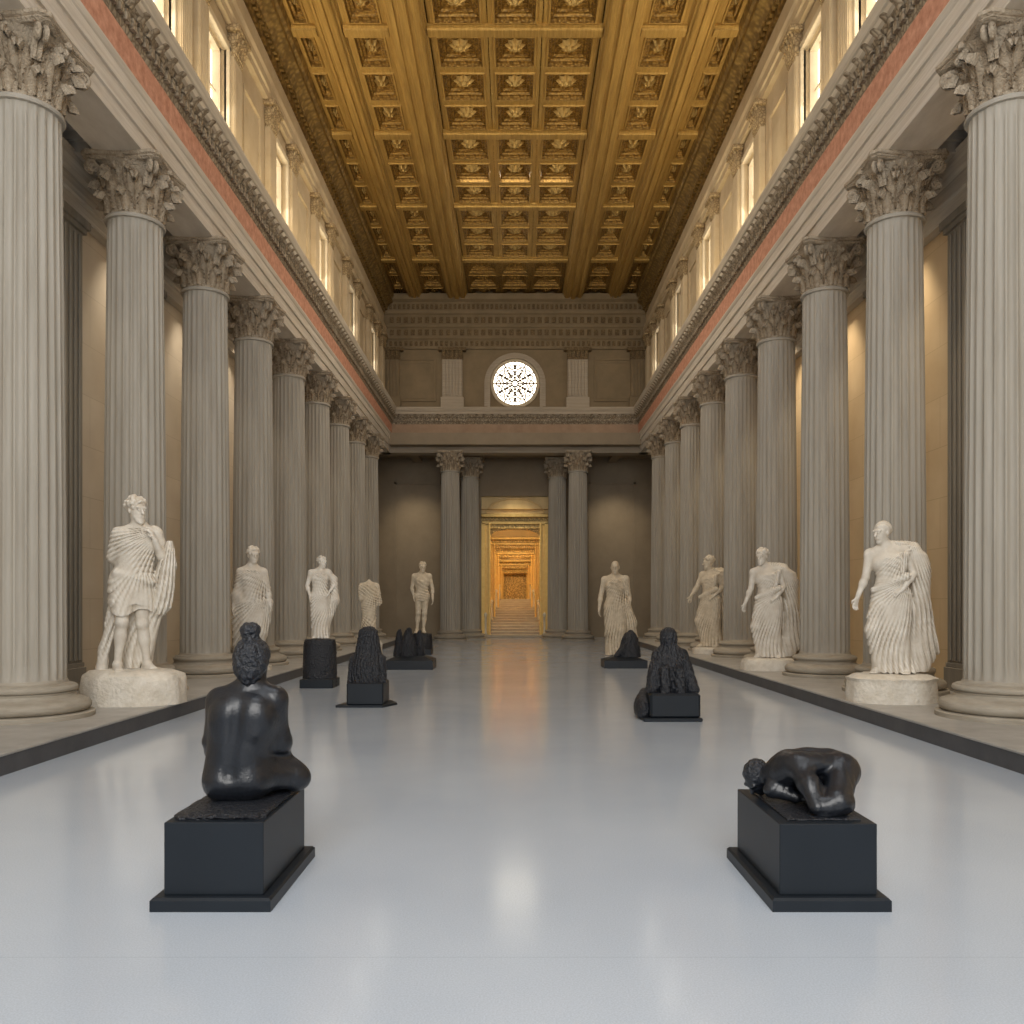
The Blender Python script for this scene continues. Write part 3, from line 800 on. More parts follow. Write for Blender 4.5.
class SDF:
    def __init__(s, lo, hi, h):
        s.h = h; s.lo = np.array(lo, float); n = np.ceil((np.array(hi)-s.lo)/h).astype(int)+1
        s.ax = [(s.lo[i] + h*np.arange(n[i])).astype(np.float32) for i in range(3)]
        s.F = np.full(n, 0.3, np.float32)
    def win(s, lo, hi, m):
        sl = []
        for i in range(3):
            a = int(max(0, math.floor((lo[i]-m-s.lo[i])/s.h))); b = int(min(s.F.shape[i], math.ceil((hi[i]+m-s.lo[i])/s.h)+1))
            if b <= a: return None, None
            sl.append(slice(a,b))
        X = s.ax[0][sl[0]][:,None,None]; Y = s.ax[1][sl[1]][None,:,None]; Z = s.ax[2][sl[2]][None,None,:]
        return tuple(sl), (X, Y, Z)
    def join(s, sl, d, k):
        f = s.F[sl]
        if k <= 0: s.F[sl] = np.minimum(f, d)
        else:
            hh = np.clip(0.5 + 0.5*(f-d)/k, 0, 1)
            s.F[sl] = f + (d-f)*hh - k*hh*(1-hh)
    def cut(s, sl, d, k):
        f = -s.F[sl]; hh = np.clip(0.5 + 0.5*(f-d)/k, 0, 1)
        s.F[sl] = -(f + (d-f)*hh - k*hh*(1-hh))
    def rc(s, a, b, ra, rb, k=0.03, sub=False):
        a = np.array(a, float); b = np.array(b, float); r = max(ra, rb)
        sl, P = s.win(np.minimum(a,b)-r, np.maximum(a,b)+r, k+3*s.h+0.02)
        if sl is None: return
        d = b-a; L = max(float(d@d), 1e-9)
        px, py, pz = P[0]-a[0], P[1]-a[1], P[2]-a[2]
        t = np.clip((px*d[0]+py*d[1]+pz*d[2])/L, 0, 1)
        dist = np.sqrt((px-t*d[0])**2+(py-t*d[1])**2+(pz-t*d[2])**2) - (ra+(rb-ra)*t)
        (s.cut if sub else s.join)(sl, dist, k)
    def chain(s, pts, rs, k=0.03):
        for i in range(len(pts)-1): s.rc(pts[i], pts[i+1], rs[i], rs[i+1], k)
    def ell(s, c, r, k=0.03, R=None, sub=False):
        c = np.array(c, float); r = np.array(r, float); m = max(r) if R is not None else r
        sl, P = s.win(c-m, c+m, k+3*s.h+0.02)
        if sl is None: return
        x, y, z = P[0]-c[0], P[1]-c[1], P[2]-c[2]
        if R is not None: x, y, z = [R[0][i]*x + R[1][i]*y + R[2][i]*z for i in range(3)]
        k0 = np.sqrt((x/r[0])**2+(y/r[1])**2+(z/r[2])**2)
        k1 = np.sqrt((x/r[0]**2)**2+(y/r[1]**2)**2+(z/r[2]**2)**2)
        d = k0*(k0-1)/np.maximum(k1, 1e-6)
        (s.cut if sub else s.join)(sl, d, k)
    def sections(s, rows, k=0.03):                          # (z, cx, cy, rx, ry) stacked ellipses
        rows = sorted(rows); A = np.array(rows, float)
        lo = [np.min(A[:,1]-A[:,3]), np.min(A[:,2]-A[:,4]), A[0,0]]; hi = [np.max(A[:,1]+A[:,3]), np.max(A[:,2]+A[:,4]), A[-1,0]]
        sl, (X,Y,Z) = s.win(lo, hi, k+3*s.h+0.02)
        f = lambda i: np.interp(Z[0,0], A[:,0], A[:,i]).astype(np.float32)[None,None,:]
        cx, cy, rx, ry = f(1), f(2), f(3), f(4)
        q = np.sqrt(((X-cx)/rx)**2+((Y-cy)/ry)**2)
        d = (q-1)*np.minimum(rx,ry)*0.85
        d = np.maximum(d, np.maximum(Z-A[-1,0], A[0,0]-Z))
        s.join(sl, d, k)
    def disp(s, fn):
        X = s.ax[0][:,None,None]; Y = s.ax[1][None,:,None]; Z = s.ax[2][None,None,:]
        m = np.abs(s.F) < 0.09
        D = np.broadcast_to(fn(X,Y,Z), s.F.shape)
        s.F = np.where(m, s.F - D, s.F).astype(np.float32)
    def trim(s, fn):
        X = s.ax[0][:,None,None]; Y = s.ax[1][None,:,None]; Z = s.ax[2][None,None,:]
        s.F = np.maximum(s.F, fn(X,Y,Z)).astype(np.float32)
    def mesh(s, name, mat, scale=1.0, rot=0.0, smooth=1):
        for i in range(3):                                   # seal the borders
            a = [slice(None)]*3; a[i] = 0; s.F[tuple(a)] = 0.3; a[i] = -1; s.F[tuple(a)] = 0.3
        V, Q = surface_nets(s.F, s.lo, s.h)
        # keep the largest connected pieces only through Laplacian relax
        for _ in range(smooth):
            acc = np.zeros_like(V); n = np.zeros(len(V))
            for a in range(4):
                np.add.at(acc, Q[:,a], V[Q[:,(a+1)%4]]); np.add.at(n, Q[:,a], 1)
            V = V*0.5 + 0.5*acc/np.maximum(n,1)[:,None]
        V = V*scale
        c, sn = math.cos(rot), math.sin(rot)
        V = np.stack([c*V[:,0]-sn*V[:,1], sn*V[:,0]+c*V[:,1], V[:,2]], 1)
        me = bpy.data.meshes.new(name)
        me.vertices.add(len(V)); me.vertices.foreach_set('co', V.astype(np.float32).ravel())
        me.loops.add(len(Q)*4); me.loops.foreach_set('vertex_index', Q.astype(np.int32).ravel())
        me.polygons.add(len(Q)); me.polygons.foreach_set('loop_start', np.arange(0, len(Q)*4, 4, dtype=np.int32))
        me.update(calc_edges=True); me.validate()
        me.polygons.foreach_set('use_smooth', np.ones(len(Q), bool))
        me.materials.append(mat)
        return me

def fine(X, Y, Z, a=1.0): return 0.30*(np.abs(np.sin(95*X*a + 30*Z + 40*Y + 1.5*warp(X,Y,Z,2.2))) - 0.55)
def fan(X, Z, ax, az, n, w):                                # folds radiating from the point that gathers the cloth
    r = np.sqrt((X-ax)**2 + (Z-az)**2)
    return (np.abs(np.sin(n*np.arctan2(X-ax, az-Z) + w)) - 0.55) * np.clip((r-0.05)/0.15, 0, 1)
def swell(X, Y, Z): return np.clip(0.62 + 0.34*np.sin(9.0*X+5.2*Z+1.0+3*Y) + 0.30*np.sin(13.0*Z-8.0*X+2.0), 0.12, 1.25)
def ridge(ph):                                               # rounded folds with sharp valleys
    return np.abs(np.sin(ph)) - 0.55
def warp(X, Y, Z, s=1.0): return np.sin(5.1*s*X+2.3*s*Z+0.6) + np.sin(7.3*s*Z-3.1*s*X+1.7*s*Y) * 0.7 + np.sin(11*s*X+6*s*Z+4*s*Y)*0.35

def rotm(yaw=0, pitch=0, roll=0):
    return np.array(Matrix.Rotation(yaw, 3, 'Z') @ Matrix.Rotation(pitch, 3, 'X') @ Matrix.Rotation(roll, 3, 'Y'))
def head(S, c, yaw=0, pitch=0, roll=0, beard=False, sc=1.0, neck=None):
    R = rotm(yaw, pitch, roll); c = np.array(c, float)
    W = lambda p: c + R @ (np.array(p)*sc)
    e = lambda p, r, k, sub=False: S.ell(W(p), np.array(r)*sc, k*sc, R=R, sub=sub)
    e((0,0.015,0.03), (0.077,0.098,0.095), 0.03)             # skull
    e((0,-0.025,-0.045), (0.058,0.068,0.078), 0.04)          # face and jaw
    e((0,-0.065,-0.105), (0.026,0.022,0.02), 0.03)           # chin
    for x in (-0.03, 0.03): e((x,-0.097,0.005), (0.018,0.02,0.013), 0.012, True)
    S.rc(W((-0.045,-0.083,0.03)), W((0.045,-0.083,0.03)), 0.013*sc, 0.013*sc, 0.02)
    S.rc(W((0,-0.088,0.018)), W((0,-0.115,-0.03)), 0.009*sc, 0.015*sc, 0.012)
    S.rc(W((-0.022,-0.088,-0.062)), W((0.022,-0.088,-0.062)), 0.010*sc, 0.010*sc, 0.010)
    for x in (-0.03, 0.03): e((x,-0.088,0.003), (0.013,0.01,0.009), 0.006)
    for x in (-1, 1): e((x*0.078,0.01,-0.005), (0.012,0.02,0.032), 0.01)
    if beard:
        for i in range(7):
            a = (i-3)*0.28
            S.rc(W((0.055*math.sin(a),-0.07*math.cos(a),-0.07)), W((0.045*math.sin(a),-0.075*math.cos(a)-0.01,-0.135+0.02*abs(i-3)*0.5)), 0.02*sc, 0.013*sc, 0.012)
def hair_cap(h, c, yaw=0, pitch=0, roll=0, mode='curls', sc=1.0):
    c = np.array(c, float)
    S = SDF(c-0.22*sc, c+0.24*sc, h); R = rotm(yaw, pitch, roll); W = lambda p: c + R @ (np.array(p)*sc)
    S.ell(W((0,0.024,0.045)), np.array((0.087,0.105,0.094))*sc, 0.02, R=R)
    if mode == 'curls':
        rnd = random.Random(3)
        for i in range(60):
            u = rnd.uniform(-0.25,1); a = rnd.uniform(0, 2*PI); q = math.sqrt(1-u*u)
            p = (0.088*q*math.cos(a), 0.024+0.104*q*math.sin(a), 0.045+0.094*u)
            if p[1] < -0.045 and p[2] < 0.07: continue
            S.ell(W(p), np.array((0.02,0.02,0.02))*sc, 0.008)
    else:
        S.ell(W((0,0.11,0.02)), np.array((0.045,0.045,0.045))*sc, 0.02)
        S.disp(lambda X,Y,Z: 0.006*ridge(60*(Y-c[1]) + 35*(Z-c[2])))
    S.ell(W((0,-0.10,-0.02)), np.array((0.072,0.07,0.10))*sc, 0.012, R=R, sub=True)   # leave the face free
    S.ell(W((0,-0.03,-0.09)), np.array((0.10,0.12,0.07))*sc, 0.012, R=R, sub=True)
    return S

def hand(S, wr, d, nrm, side=1, curl=0.5, sc=1.0):
    """palm from wrist wr along d; nrm = palm normal (fingers curl towards it); side = which way the thumb leaves"""
    d = np.array(d, float); d /= np.linalg.norm(d); n = np.array(nrm, float); n -= d*(n@d); n /= np.linalg.norm(n)
    u = np.cross(d, n)*side; wr = np.array(wr, float)
    p0, p1 = wr + d*0.02*sc, wr + d*0.09*sc
    for q in (-0.022, 0, 0.022): S.rc(p0 + u*q*sc*0.6, p1 + u*q*sc, 0.018*sc, 0.014*sc, 0.012)
    for i, (q, L) in enumerate(((0.033,0.072),(0.011,0.080),(-0.011,0.074),(-0.032,0.058))):
        a = p1 + u*q*sc
        v1 = d*math.cos(curl*0.6) + n*math.sin(curl*0.6) + u*q*2.2; v2 = d*math.cos(curl*1.7) + n*math.sin(curl*1.7) + u*q*1.5
        b = a + v1*L*0.5*sc; c = b + v2*L*0.5*sc
        S.rc(a, b, 0.0105*sc, 0.009*sc, 0.006); S.rc(b, c, 0.009*sc, 0.007*sc, 0.004)
    t0 = wr + d*0.035*sc + u*0.028*sc; t1 = t0 + (d*0.6+u*0.8)*0.038*sc; t2 = t1 + (d*0.9+u*0.25+n*0.3)*0.034*sc
    S.rc(t0, t1, 0.013*sc, 0.011*sc, 0.01); S.rc(t1, t2, 0.011*sc, 0.008*sc, 0.005)
def foot(S, an, d, k=0.025):
    an = np.array(an, float); d = np.array(d, float); d /= np.linalg.norm(d); u = np.array([-d[1], d[0], 0])
    f = lambda a, b, z: np.array([an[0], an[1], 0]) + d*a + u*b + np.array([0,0,z])
    S.rc(an, f(-0.045,0,0.035), 0.042, 0.036, k)
    S.rc(an, f(0.12,0,0.03), 0.042, 0.028, k)
    for q in (-0.025, 0.02): S.rc(f(-0.03,q*0.4,0.03), f(0.13,q,0.022), 0.032, 0.024, k)
    for i, q in enumerate((-0.034,-0.016,0.0,0.016,0.034)): S.rc(f(0.13,q,0.02), f(0.17+0.012*math.cos(q*30),q,0.014), 0.014, 0.011, 0.008)

def body(S, J, arms=(1,1), headless=False, legs=True, **hd):
    """one continuous nude body from joints; L/R = viewer's left/right when the figure faces -Y"""
    g = {k: np.array(v, float) for k, v in J.items()}
    S.rc(g['hipL'], g['hipR'], 0.112, 0.112, 0.05)
    mid = (g['hipL']+g['hipR'])/2
    ax = (g['hipR']-g['hipL'])/np.linalg.norm(g['hipR']-g['hipL'])
    sx = (g['shR']-g['shL'])/np.linalg.norm(g['shR']-g['shL'])
    S.rc(g['waist']-ax*0.05, g['waist']+ax*0.05, 0.102, 0.102, 0.06)
    S.rc(mid, g['waist'], 0.12, 0.105, 0.06)
    S.rc(g['chest']-sx*0.075, g['chest']+sx*0.075, 0.12, 0.12, 0.06)
    S.rc(g['waist'], g['chest'], 0.108, 0.125, 0.06)
    S.rc(g['chest'], g['neck'], 0.10, 0.06, 0.06)
    S.rc(g['shL'], g['shR'], 0.060, 0.060, 0.06)
    for q in 'LR': S.rc(g['neck']+np.array([0,0.01,0.03]), g['sh'+q]*0.75+g['neck']*0.25, 0.045, 0.05, 0.05)
    if not headless:
        S.rc(g['neck'], g['head']+np.array([0,0.01,-0.05]), 0.058, 0.052, 0.03)
    else: S.rc(g['neck'], g['neck']+np.array([0,0,0.07]), 0.06, 0.035, 0.02)
    for sd, on in (('L', arms[0]), ('R', arms[1])):
        if not on: S.rc(g['sh'+sd], g['sh'+sd]*0.6+g['el'+sd]*0.4, 0.066, 0.05, 0.04); continue
        S.rc(g['sh'+sd], g['el'+sd], 0.060, 0.043, 0.04); S.rc(g['el'+sd], g['wr'+sd], 0.044, 0.028, 0.02)
        m = g['el'+sd]*0.7+g['wr'+sd]*0.3; S.ell(m, (0.046,0.046,0.05), 0.03)
    if legs:
        for sd in 'LR':
            S.rc(g['hip'+sd], g['kn'+sd], 0.098, 0.060, 0.05); S.rc(g['kn'+sd], g['an'+sd], 0.057, 0.036, 0.03)
            c = g['kn'+sd]*0.68+g['an'+sd]*0.32; S.ell(c+np.array([0,0.015,0]), (0.058,0.06,0.10), 0.04)
            S.ell(g['kn'+sd]+np.array([0,-0.02,0]), (0.05,0.05,0.055), 0.03)
    if not headless and hd.get('face', True):
        head(S, g['head'], hd.get('yaw',0), hd.get('pitch',0), hd.get('roll',0), hd.get('beard',False), hd.get('hsc',1.0))

def std(**kw):
    J = dict(hipL=(-0.09,0,0.93), hipR=(0.09,0,0.93), waist=(0,0,1.10), chest=(0,0.01,1.32), neck=(0,0.015,1.50), head=(0,-0.01,1.665),
             shL=(-0.19,0.01,1.44), shR=(0.19,0.01,1.44), elL=(-0.26,0.02,1.13), elR=(0.26,0.02,1.13), wrL=(-0.27,-0.06,0.88), wrR=(0.27,-0.06,0.88),
             knL=(-0.10,-0.03,0.50), knR=(0.10,-0.03,0.50), anL=(-0.10,0.02,0.08), anR=(0.11,0.02,0.08))
    J.update(kw); return J

def octo_base(w, d, h, rocky=0.03, seed=1, mat=None, top=0.90):
    rnd = random.Random(seed); mb = MB(); n = 40; P = []
    for u, (z, s) in enumerate(((0,1.0),(0.33,0.995),(0.62,0.98),(0.72,0.96),(0.85,top+0.03),(0.97,top*0.85),(1.0,top*0.5),(1.0,0.02))):
        row = []
        for i in range(n):
            a = 2*PI*i/n; q = PI/4; m = (a + q/2) % q - q/2
            r = 1/math.cos(m)*0.97
            j = 1 + (rnd.uniform(-rocky, rocky) if u > 1 else rnd.uniform(-0.006, 0.006))
            row.append((w/2*r*s*j*math.cos(a), d/2*r*s*j*math.sin(a), h*z*(1+(rnd.uniform(-0.04,0.0) if u > 3 else 0))))
        row.append(row[0]); P.append(row)
    mb.grid(P); return mb.mesh('base', mat or marblebase_m, True, 40)

LO, HI = (-0.62,-0.45,-0.03), (0.62,0.45,1.90)
def make_statue(name, label, loc, H, rot, parts, base=None, group='pale marble statues along the hall', cat='statue'):
    t = thing(name, label, cat, loc, group)
    sc = H/1.8; z0 = 0
    if base is not None:
        link('base', base[0], t); z0 = base[1]
    for nm, S, mat in parts:
        me = S.mesh(nm, mat, sc, rot)
        link(nm, me, t, loc=(0,0,z0))
    return t
def face_cam(x, y): return -math.atan2(x, y)

# ---- draped woman with billowing cloak (big one beside the curled bronze), reused shape idea for the next
def cloaked(h, variant=0, mat=marble_m):
    yaw = -0.75 if variant == 0 else (-0.5 if variant == 1 else -1.0)
    J = std(hipL=(-0.085,0,0.94), hipR=(0.10,0,0.91), waist=(0.0,0,1.09), chest=(-0.03,0,1.31), neck=(-0.06,0.01,1.50), head=(-0.10,-0.02,1.665),
            shL=(-0.235,0.0,1.41), shR=(0.14,0.02,1.46), elL=(-0.28,-0.01,1.14), wrL=(-0.37,-0.06,0.90),
            elR=(0.235,0.0,1.17), wrR=(0.13,-0.13,1.00), knL=(-0.20,-0.11,0.52), anL=(-0.12,-0.03,0.08), knR=(0.09,-0.05,0.49), anR=(0.13,0.0,0.08))
    if variant == 2: J.update(elL=(-0.27,-0.10,1.16), wrL=(-0.33,-0.2,1.02), chest=(-0.02,0,1.31), head=(-0.04,-0.03,1.67), neck=(-0.03,0,1.5), shL=(-0.18,-0.02,1.43), shR=(0.16,0.03,1.44))
    B = SDF(LO, HI, h)
    body(B, J, yaw=yaw, pitch=0.12, beard=variant > 0)
    hand(B, J['wrL'], (-0.25,-0.05,-1), (0.6,-0.6,0), 1, 0.45); hand(B, J['wrR'], (-0.8,-0.2,-0.5), (0,0.8,-0.6), -1, 0.5)
    foot(B, J['anL'], (-0.5,-1,0)); foot(B, J['anR'], (0.15,-1,0))
    # robe: hugging the legs, gathered at the hip
    D = SDF(LO, HI, h)
    D.sections([(0.015,0.02,0.0,0.25,0.17),(0.12,0.02,0,0.215,0.15),(0.45,-0.01,0,0.20,0.15),(0.8,0.0,0,0.205,0.15),(1.0,0.0,0,0.19,0.14),(1.14,-0.01,0,0.155,0.128),(1.28,-0.02,0,0.18,0.14),(1.36,-0.02,0,0.18,0.13)], 0.04)
    for a, b, ra, rb in ((J['hipL'],J['knL'],0.125,0.085),(J['knL'],J['anL'],0.082,0.075),(J['hipR'],J['knR'],0.125,0.085),(J['knR'],J['anR'],0.085,0.085)): D.rc(a, b, ra, rb, 0.04)
    D.rc((0.0,0.02,1.34), (0.15,0.02,1.46), 0.12, 0.085, 0.05)
    D.rc((-0.19,-0.10,0.99), (0.16,-0.10,1.14), 0.035, 0.05, 0.03)     # rolled edge across the hips
    def fold(X,Y,Z):
        w = 1.1*warp(X,Y,Z)
        vert = fan(X,Z,0.22,1.42,62,w+9*Y) + fine(X,Y,Z)                 # long falls sweeping from the hip
        swag = fan(X,Z,0.20,1.56,40,w+6*X*X) + 0.5*ridge(60*(Z+0.3*X+1.5*X*X)+1.5*w)
        hip = fan(X,Z,0.20,1.12,34,w)
        a = np.clip((Z-1.06)/0.10, 0, 1); b = np.clip((Z-0.72)/0.2, 0, 1)*(1-a)
        return swell(X,Y,Z)*(0.021*(1-a-b)*vert + 0.017*a*swag + 0.022*b*hip)
    D.disp(fold)
    D.trim(lambda X,Y,Z: 0.7*(Z - (1.36 + 0.42*(X+0.05)) ) )           # bare shoulder on one side
    C = SDF(LO, HI, h)
    bw = (0.0, 0.05, -0.02)[variant]
    C.sections([(0.02,0.22,0.16,0.18,0.12),(0.25,0.29+bw,0.17,0.20,0.11),(0.36,0.33+bw,0.17,0.17,0.11),(0.7,0.30+bw,0.14,0.13,0.12),(1.0,0.31+bw,0.12,0.115,0.12),(1.25,0.30+bw,0.10,0.125,0.11),(1.4,0.25+bw*0.7,0.09,0.14,0.11),(1.49,0.17,0.06,0.12,0.09),(1.54,0.10,0.05,0.07,0.07)], 0.03)
    C.rc((-0.05,0.03,1.50), (0.24,0.08,1.49), 0.07, 0.06, 0.06)
    C.rc((0.16,-0.09,1.40), (0.12,-0.10,1.2), 0.04, 0.03, 0.03)
    C.disp(lambda X,Y,Z: 0.026*swell(X,Y,Z)*(fan(X,Z,0.10,1.90,70,1.2*warp(X,Y,Z)+18*Y) + fine(X,Y,Z)))
    Hh = hair_cap(h*0.75, J['head'], yaw, 0.12, 0, 'curls' if variant else 'bun')
    return [('body', B, mat), ('robe', D, mat), ('cloak', C, mat), ('hair', Hh, mat)]

x, y = 5.09, 11.5
make_statue('marble_statue', 'white draped woman statue, hand on hip, cloak billowing behind, on octagonal base', (x,y,PZ), 2.06, face_cam(x,y),
            cloaked(0.0082, 0), (octo_base(1.16,0.98,0.385,0.004,2,top=0.97), 0.375))
x, y = 5.1, 17.1
make_statue('marble_statue', 'white bearded statue with wide cloak on low base, before the third column', (x,y,PZ), 2.2, face_cam(x,y),
            cloaked(0.0115, 1), (octo_base(1.1,0.95,0.25,0.02,3), 0.24))
x, y = 5.27, 22.85
make_statue('marble_statue', 'smaller yellowish cloaked statue turned in profile, reaching out one hand', (x,y,PZ), 2.45, face_cam(x,y)-0.5,
            cloaked(0.014, 2, creamst_m), (octo_base(1.0,0.9,0.18,0.02,4), 0.17))

# ---- bearded man in a toga (big one beside the seated bronze)
def toga(h):
    J = std(hipL=(-0.10,0,0.93), hipR=(0.08,0,0.95), waist=(0.0,0.0,1.10), chest=(0.04,0,1.31), neck=(0.05,0.01,1.50), head=(0.03,-0.01,1.665),
            shL=(-0.14,0.0,1.42), shR=(0.21,0.0,1.42), elL=(-0.185,0.07,1.18), wrL=(-0.06,0.14,1.05), elR=(0.285,-0.01,1.15), wrR=(0.20,-0.13,1.35),
            knL=(-0.11,-0.12,0.52), anL=(-0.15,-0.05,0.08), knR=(0.08,-0.02,0.5), anR=(0.13,0.03,0.08))
    B = SDF(LO, HI, h)
    body(B, J, yaw=0.55, pitch=0.05, beard=True)
    hand(B, J['wrR'], (-0.35,-0.1,1), (-0.6,0.3,0), 1, 0.8)
    foot(B, J['anL'], (0.15,-1,0)); foot(B, J['anR'], (0.55,-1,0))
    T = SDF(LO, HI, h)
    T.sections([(0.70,-0.03,0,0.19,0.15),(0.85,-0.02,0,0.20,0.155),(1.0,-0.01,0,0.195,0.15),(1.14,0.01,0,0.175,0.145),(1.3,0.03,0,0.19,0.145),(1.40,0.04,0,0.175,0.125),(1.47,0.045,0,0.10,0.085)], 0.05)
    T.rc(J['shL'], J['elL'], 0.072, 0.068, 0.06); T.rc(J['shR'], (0.25,0,1.33), 0.072, 0.06, 0.05); T.rc((0.05,0.01,1.47), (0.19,0.0,1.44), 0.07, 0.07, 0.05)
    T.rc(J['hipL'], (-0.115,-0.10,0.60), 0.135, 0.10, 0.04); T.rc(J['hipR'], (0.08,-0.01,0.62), 0.13, 0.115, 0.04)
    T.rc((-0.16,-0.10,1.02), (0.17,-0.12,0.93), 0.028, 0.032, 0.05)
    def fold(X,Y,Z):
        w = warp(X,Y,Z)
        swag = fan(X,Z,0.27,1.50,36,1.2*w+3*X*X) + 0.5*ridge(52*(Z - 0.2*X + 2.4*(X-0.05)**2) + 1.6*w)
        vert = fan(X,Z,0.10,1.22,30,1.3*w+14*Y) + fine(X,Y,Z)
        a = np.clip((Z-0.95)/0.08, 0, 1)
        return swell(X,Y,Z)*(0.019*a*swag + 0.019*(1-a)*vert)
    T.disp(fold)
    T.trim(lambda X,Y,Z: 0.8*((0.62 + 0.05*np.sin(14*X) - 0.25*np.clip(X-0.02,0,0.3)) - Z))
    T.ell((0.05,-0.02,1.53), (0.085,0.08,0.07), 0.02, sub=True)
    P = SDF(LO, HI, h)                                       # the long fall of cloth over the arm and behind the legs
    P.sections([(0.60,0.24,0.02,0.05,0.09),(0.66,0.25,0.02,0.10,0.11),(0.9,0.29,0.0,0.105,0.12),(1.1,0.32,0.0,0.09,0.11),(1.25,0.34,-0.01,0.055,0.09),(1.36,0.345,-0.03,0.03,0.05)], 0.03)
    P.rc((0.20,0.05,0.7), (0.10,0.10,0.12), 0.09, 0.08, 0.06); P.rc((0.02,0.13,0.85), (-0.02,0.16,0.06), 0.13, 0.12, 0.05)
    P.rc((-0.16,0.10,0.75), (-0.27,0.10,0.25), 0.06, 0.05, 0.05); P.rc((-0.27,0.10,0.25), (-0.30,0.08,0.04), 0.05, 0.06, 0.04)
    P.disp(lambda X,Y,Z: 0.024*swell(X,Y,Z)*(fan(X,Z,0.42,1.75,60,1.2*warp(X,Y,Z)+16*Y) + fine(X,Y,Z)))
    Hh = hair_cap(h*0.75, J['head'], 0.55, 0.05, 0, 'curls', 1.06)
    return [('body', B, marble_m), ('toga', T, marble_m), ('cloth_fall', P, marble_m), ('hair', Hh, marble_m)]
x, y = -5.07, 11.3
make_statue('marble_statue', 'tall white bearded man statue in toga, bare shins, on wide rocky base', (x,y,PZ), 2.32, face_cam(x,y), toga(0.0082),
            (octo_base(1.34,1.05,0.46,0.05,6), 0.41))

# ---- robed figures: wrapped mantle, arms down or at the hip
def robed(h, variant, mat):
    J = std(); yaw = 0.3
    if variant == 'mantle':      # arms down, thick wrap
        J.update(shL=(-0.165,0.01,1.41), shR=(0.165,0.01,1.41), elL=(-0.22,0.02,1.12), elR=(0.23,0.0,1.12), head=(0.02,-0.01,1.665), wrR=(0.26,-0.10,0.92), hipR=(0.10,0,0.92), knR=(0.12,-0.08,0.5))
    if variant == 'akimbo':
        J.update(elL=(-0.27,0.02,1.15), wrL=(-0.21,-0.09,0.93), elR=(0.34,0.03,1.20), wrR=(0.20,-0.10,1.02), head=(0.05,-0.01,1.665), neck=(0.02,0.01,1.5)); yaw = 0.7
    if variant == 'gown':
        J.update(elL=(-0.27,0.0,1.13), wrL=(-0.30,-0.08,0.88), shL=(-0.2,0,1.43), knR=(0.10,-0.09,0.5)); yaw = -0.1
    B = SDF(LO, HI, h); body(B, J, yaw=yaw)
    hand(B, J['wrL'], (0.05,-0.1,-1), (1,-0.3,0), 1, 0.4); hand(B, J['wrR'], (-0.5 if variant == 'akimbo' else 0,-0.1,-1), (-1,-0.3,0), -1, 0.4)
    foot(B, J['anL'], (-0.2,-1,0)); foot(B, J['anR'], (0.25,-1,0))
    D = SDF(LO, HI, h)
    wid = {'mantle':0.92,'akimbo':0.95,'gown':1.0}[variant]
    D.sections([(0.01,0.01,0.01,0.20*wid,0.17),(0.3,0.01,0,0.18*wid,0.15),(0.7,0.01,0,0.20*wid,0.15),(0.95,0.01,0,0.205*wid,0.15),(1.12,0,0,0.165*wid,0.135),(1.3,0,0,0.18*wid,0.145),(1.40,0,0,0.155*wid,0.12),(1.46,0,0,0.09,0.085)], 0.04)
    for a, b, ra, rb in ((J['hipL'],J['knL'],0.12,0.085),(J['knL'],J['anL'],0.08,0.07),(J['hipR'],J['knR'],0.12,0.085),(J['knR'],J['anR'],0.08,0.07)): D.rc(a, b, ra, rb, 0.04)
    if variant == 'mantle':
        D.rc(J['shL'], (-0.215,0.0,1.05), 0.065, 0.066, 0.06); D.rc(J['shR'], (0.22,0,1.1), 0.065, 0.066, 0.06); D.rc((-0.22,0,1.05), (-0.2,0.05,0.1), 0.09, 0.06, 0.06)
        D.rc((0.24,-0.04,0.95), (0.2,-0.02,0.45), 0.07, 0.03, 0.05)
    if variant == 'akimbo':
        D.rc((0.30,0.05,1.3), (0.31,0.06,0.85), 0.07, 0.10, 0.05); D.rc((0.31,0.06,0.85), (0.14,0.04,0.25), 0.10, 0.06, 0.06); D.rc((0.16,0.03,1.45), (0.30,0.05,1.3), 0.08, 0.07, 0.05)
    if variant == 'gown':
        D.rc((0.20,-0.02,1.0), (0.30,0.0,0.62), 0.08, 0.09, 0.06); D.rc((0.30,0,0.62), (0.34,0.02,0.05), 0.09, 0.11, 0.06); D.rc(J['shR'], (0.22,0.02,1.15), 0.08, 0.07, 0.05)
    def fold(X,Y,Z):
        w = warp(X,Y,Z)
        tx, tz, kx, kz = {'mantle':(0.20,1.58,0.24,1.20), 'akimbo':(-0.17,1.60,0.22,1.22), 'gown':(0.18,1.60,0.05,1.60)}[variant]
        swag = fan(X,Z,tx,tz,38,1.3*w+5*X*X) + 0.5*ridge(50*(Z + 0.3*X + 1.4*X*X) + 1.7*w)
        vert = fan(X,Z,kx,kz,44 if variant != 'gown' else 70,1.3*w+14*Y) + fine(X,Y,Z)
        a = np.clip((Z-0.90)/0.15, 0, 1)
        return swell(X,Y,Z)*(0.023*a*swag + 0.026*(1-a)*vert)
    D.disp(fold)
    D.ell((0.0,-0.06,1.50), (0.09,0.09,0.06), 0.02, sub=True)
    out = [('body', B, mat), ('robe', D, mat)]
    if variant != 'gown': out.append(('hair', hair_cap(h*0.8, J['head'], yaw, 0, 0, 'curls'), mat))
    return out
x, y = -5.29, 17.1
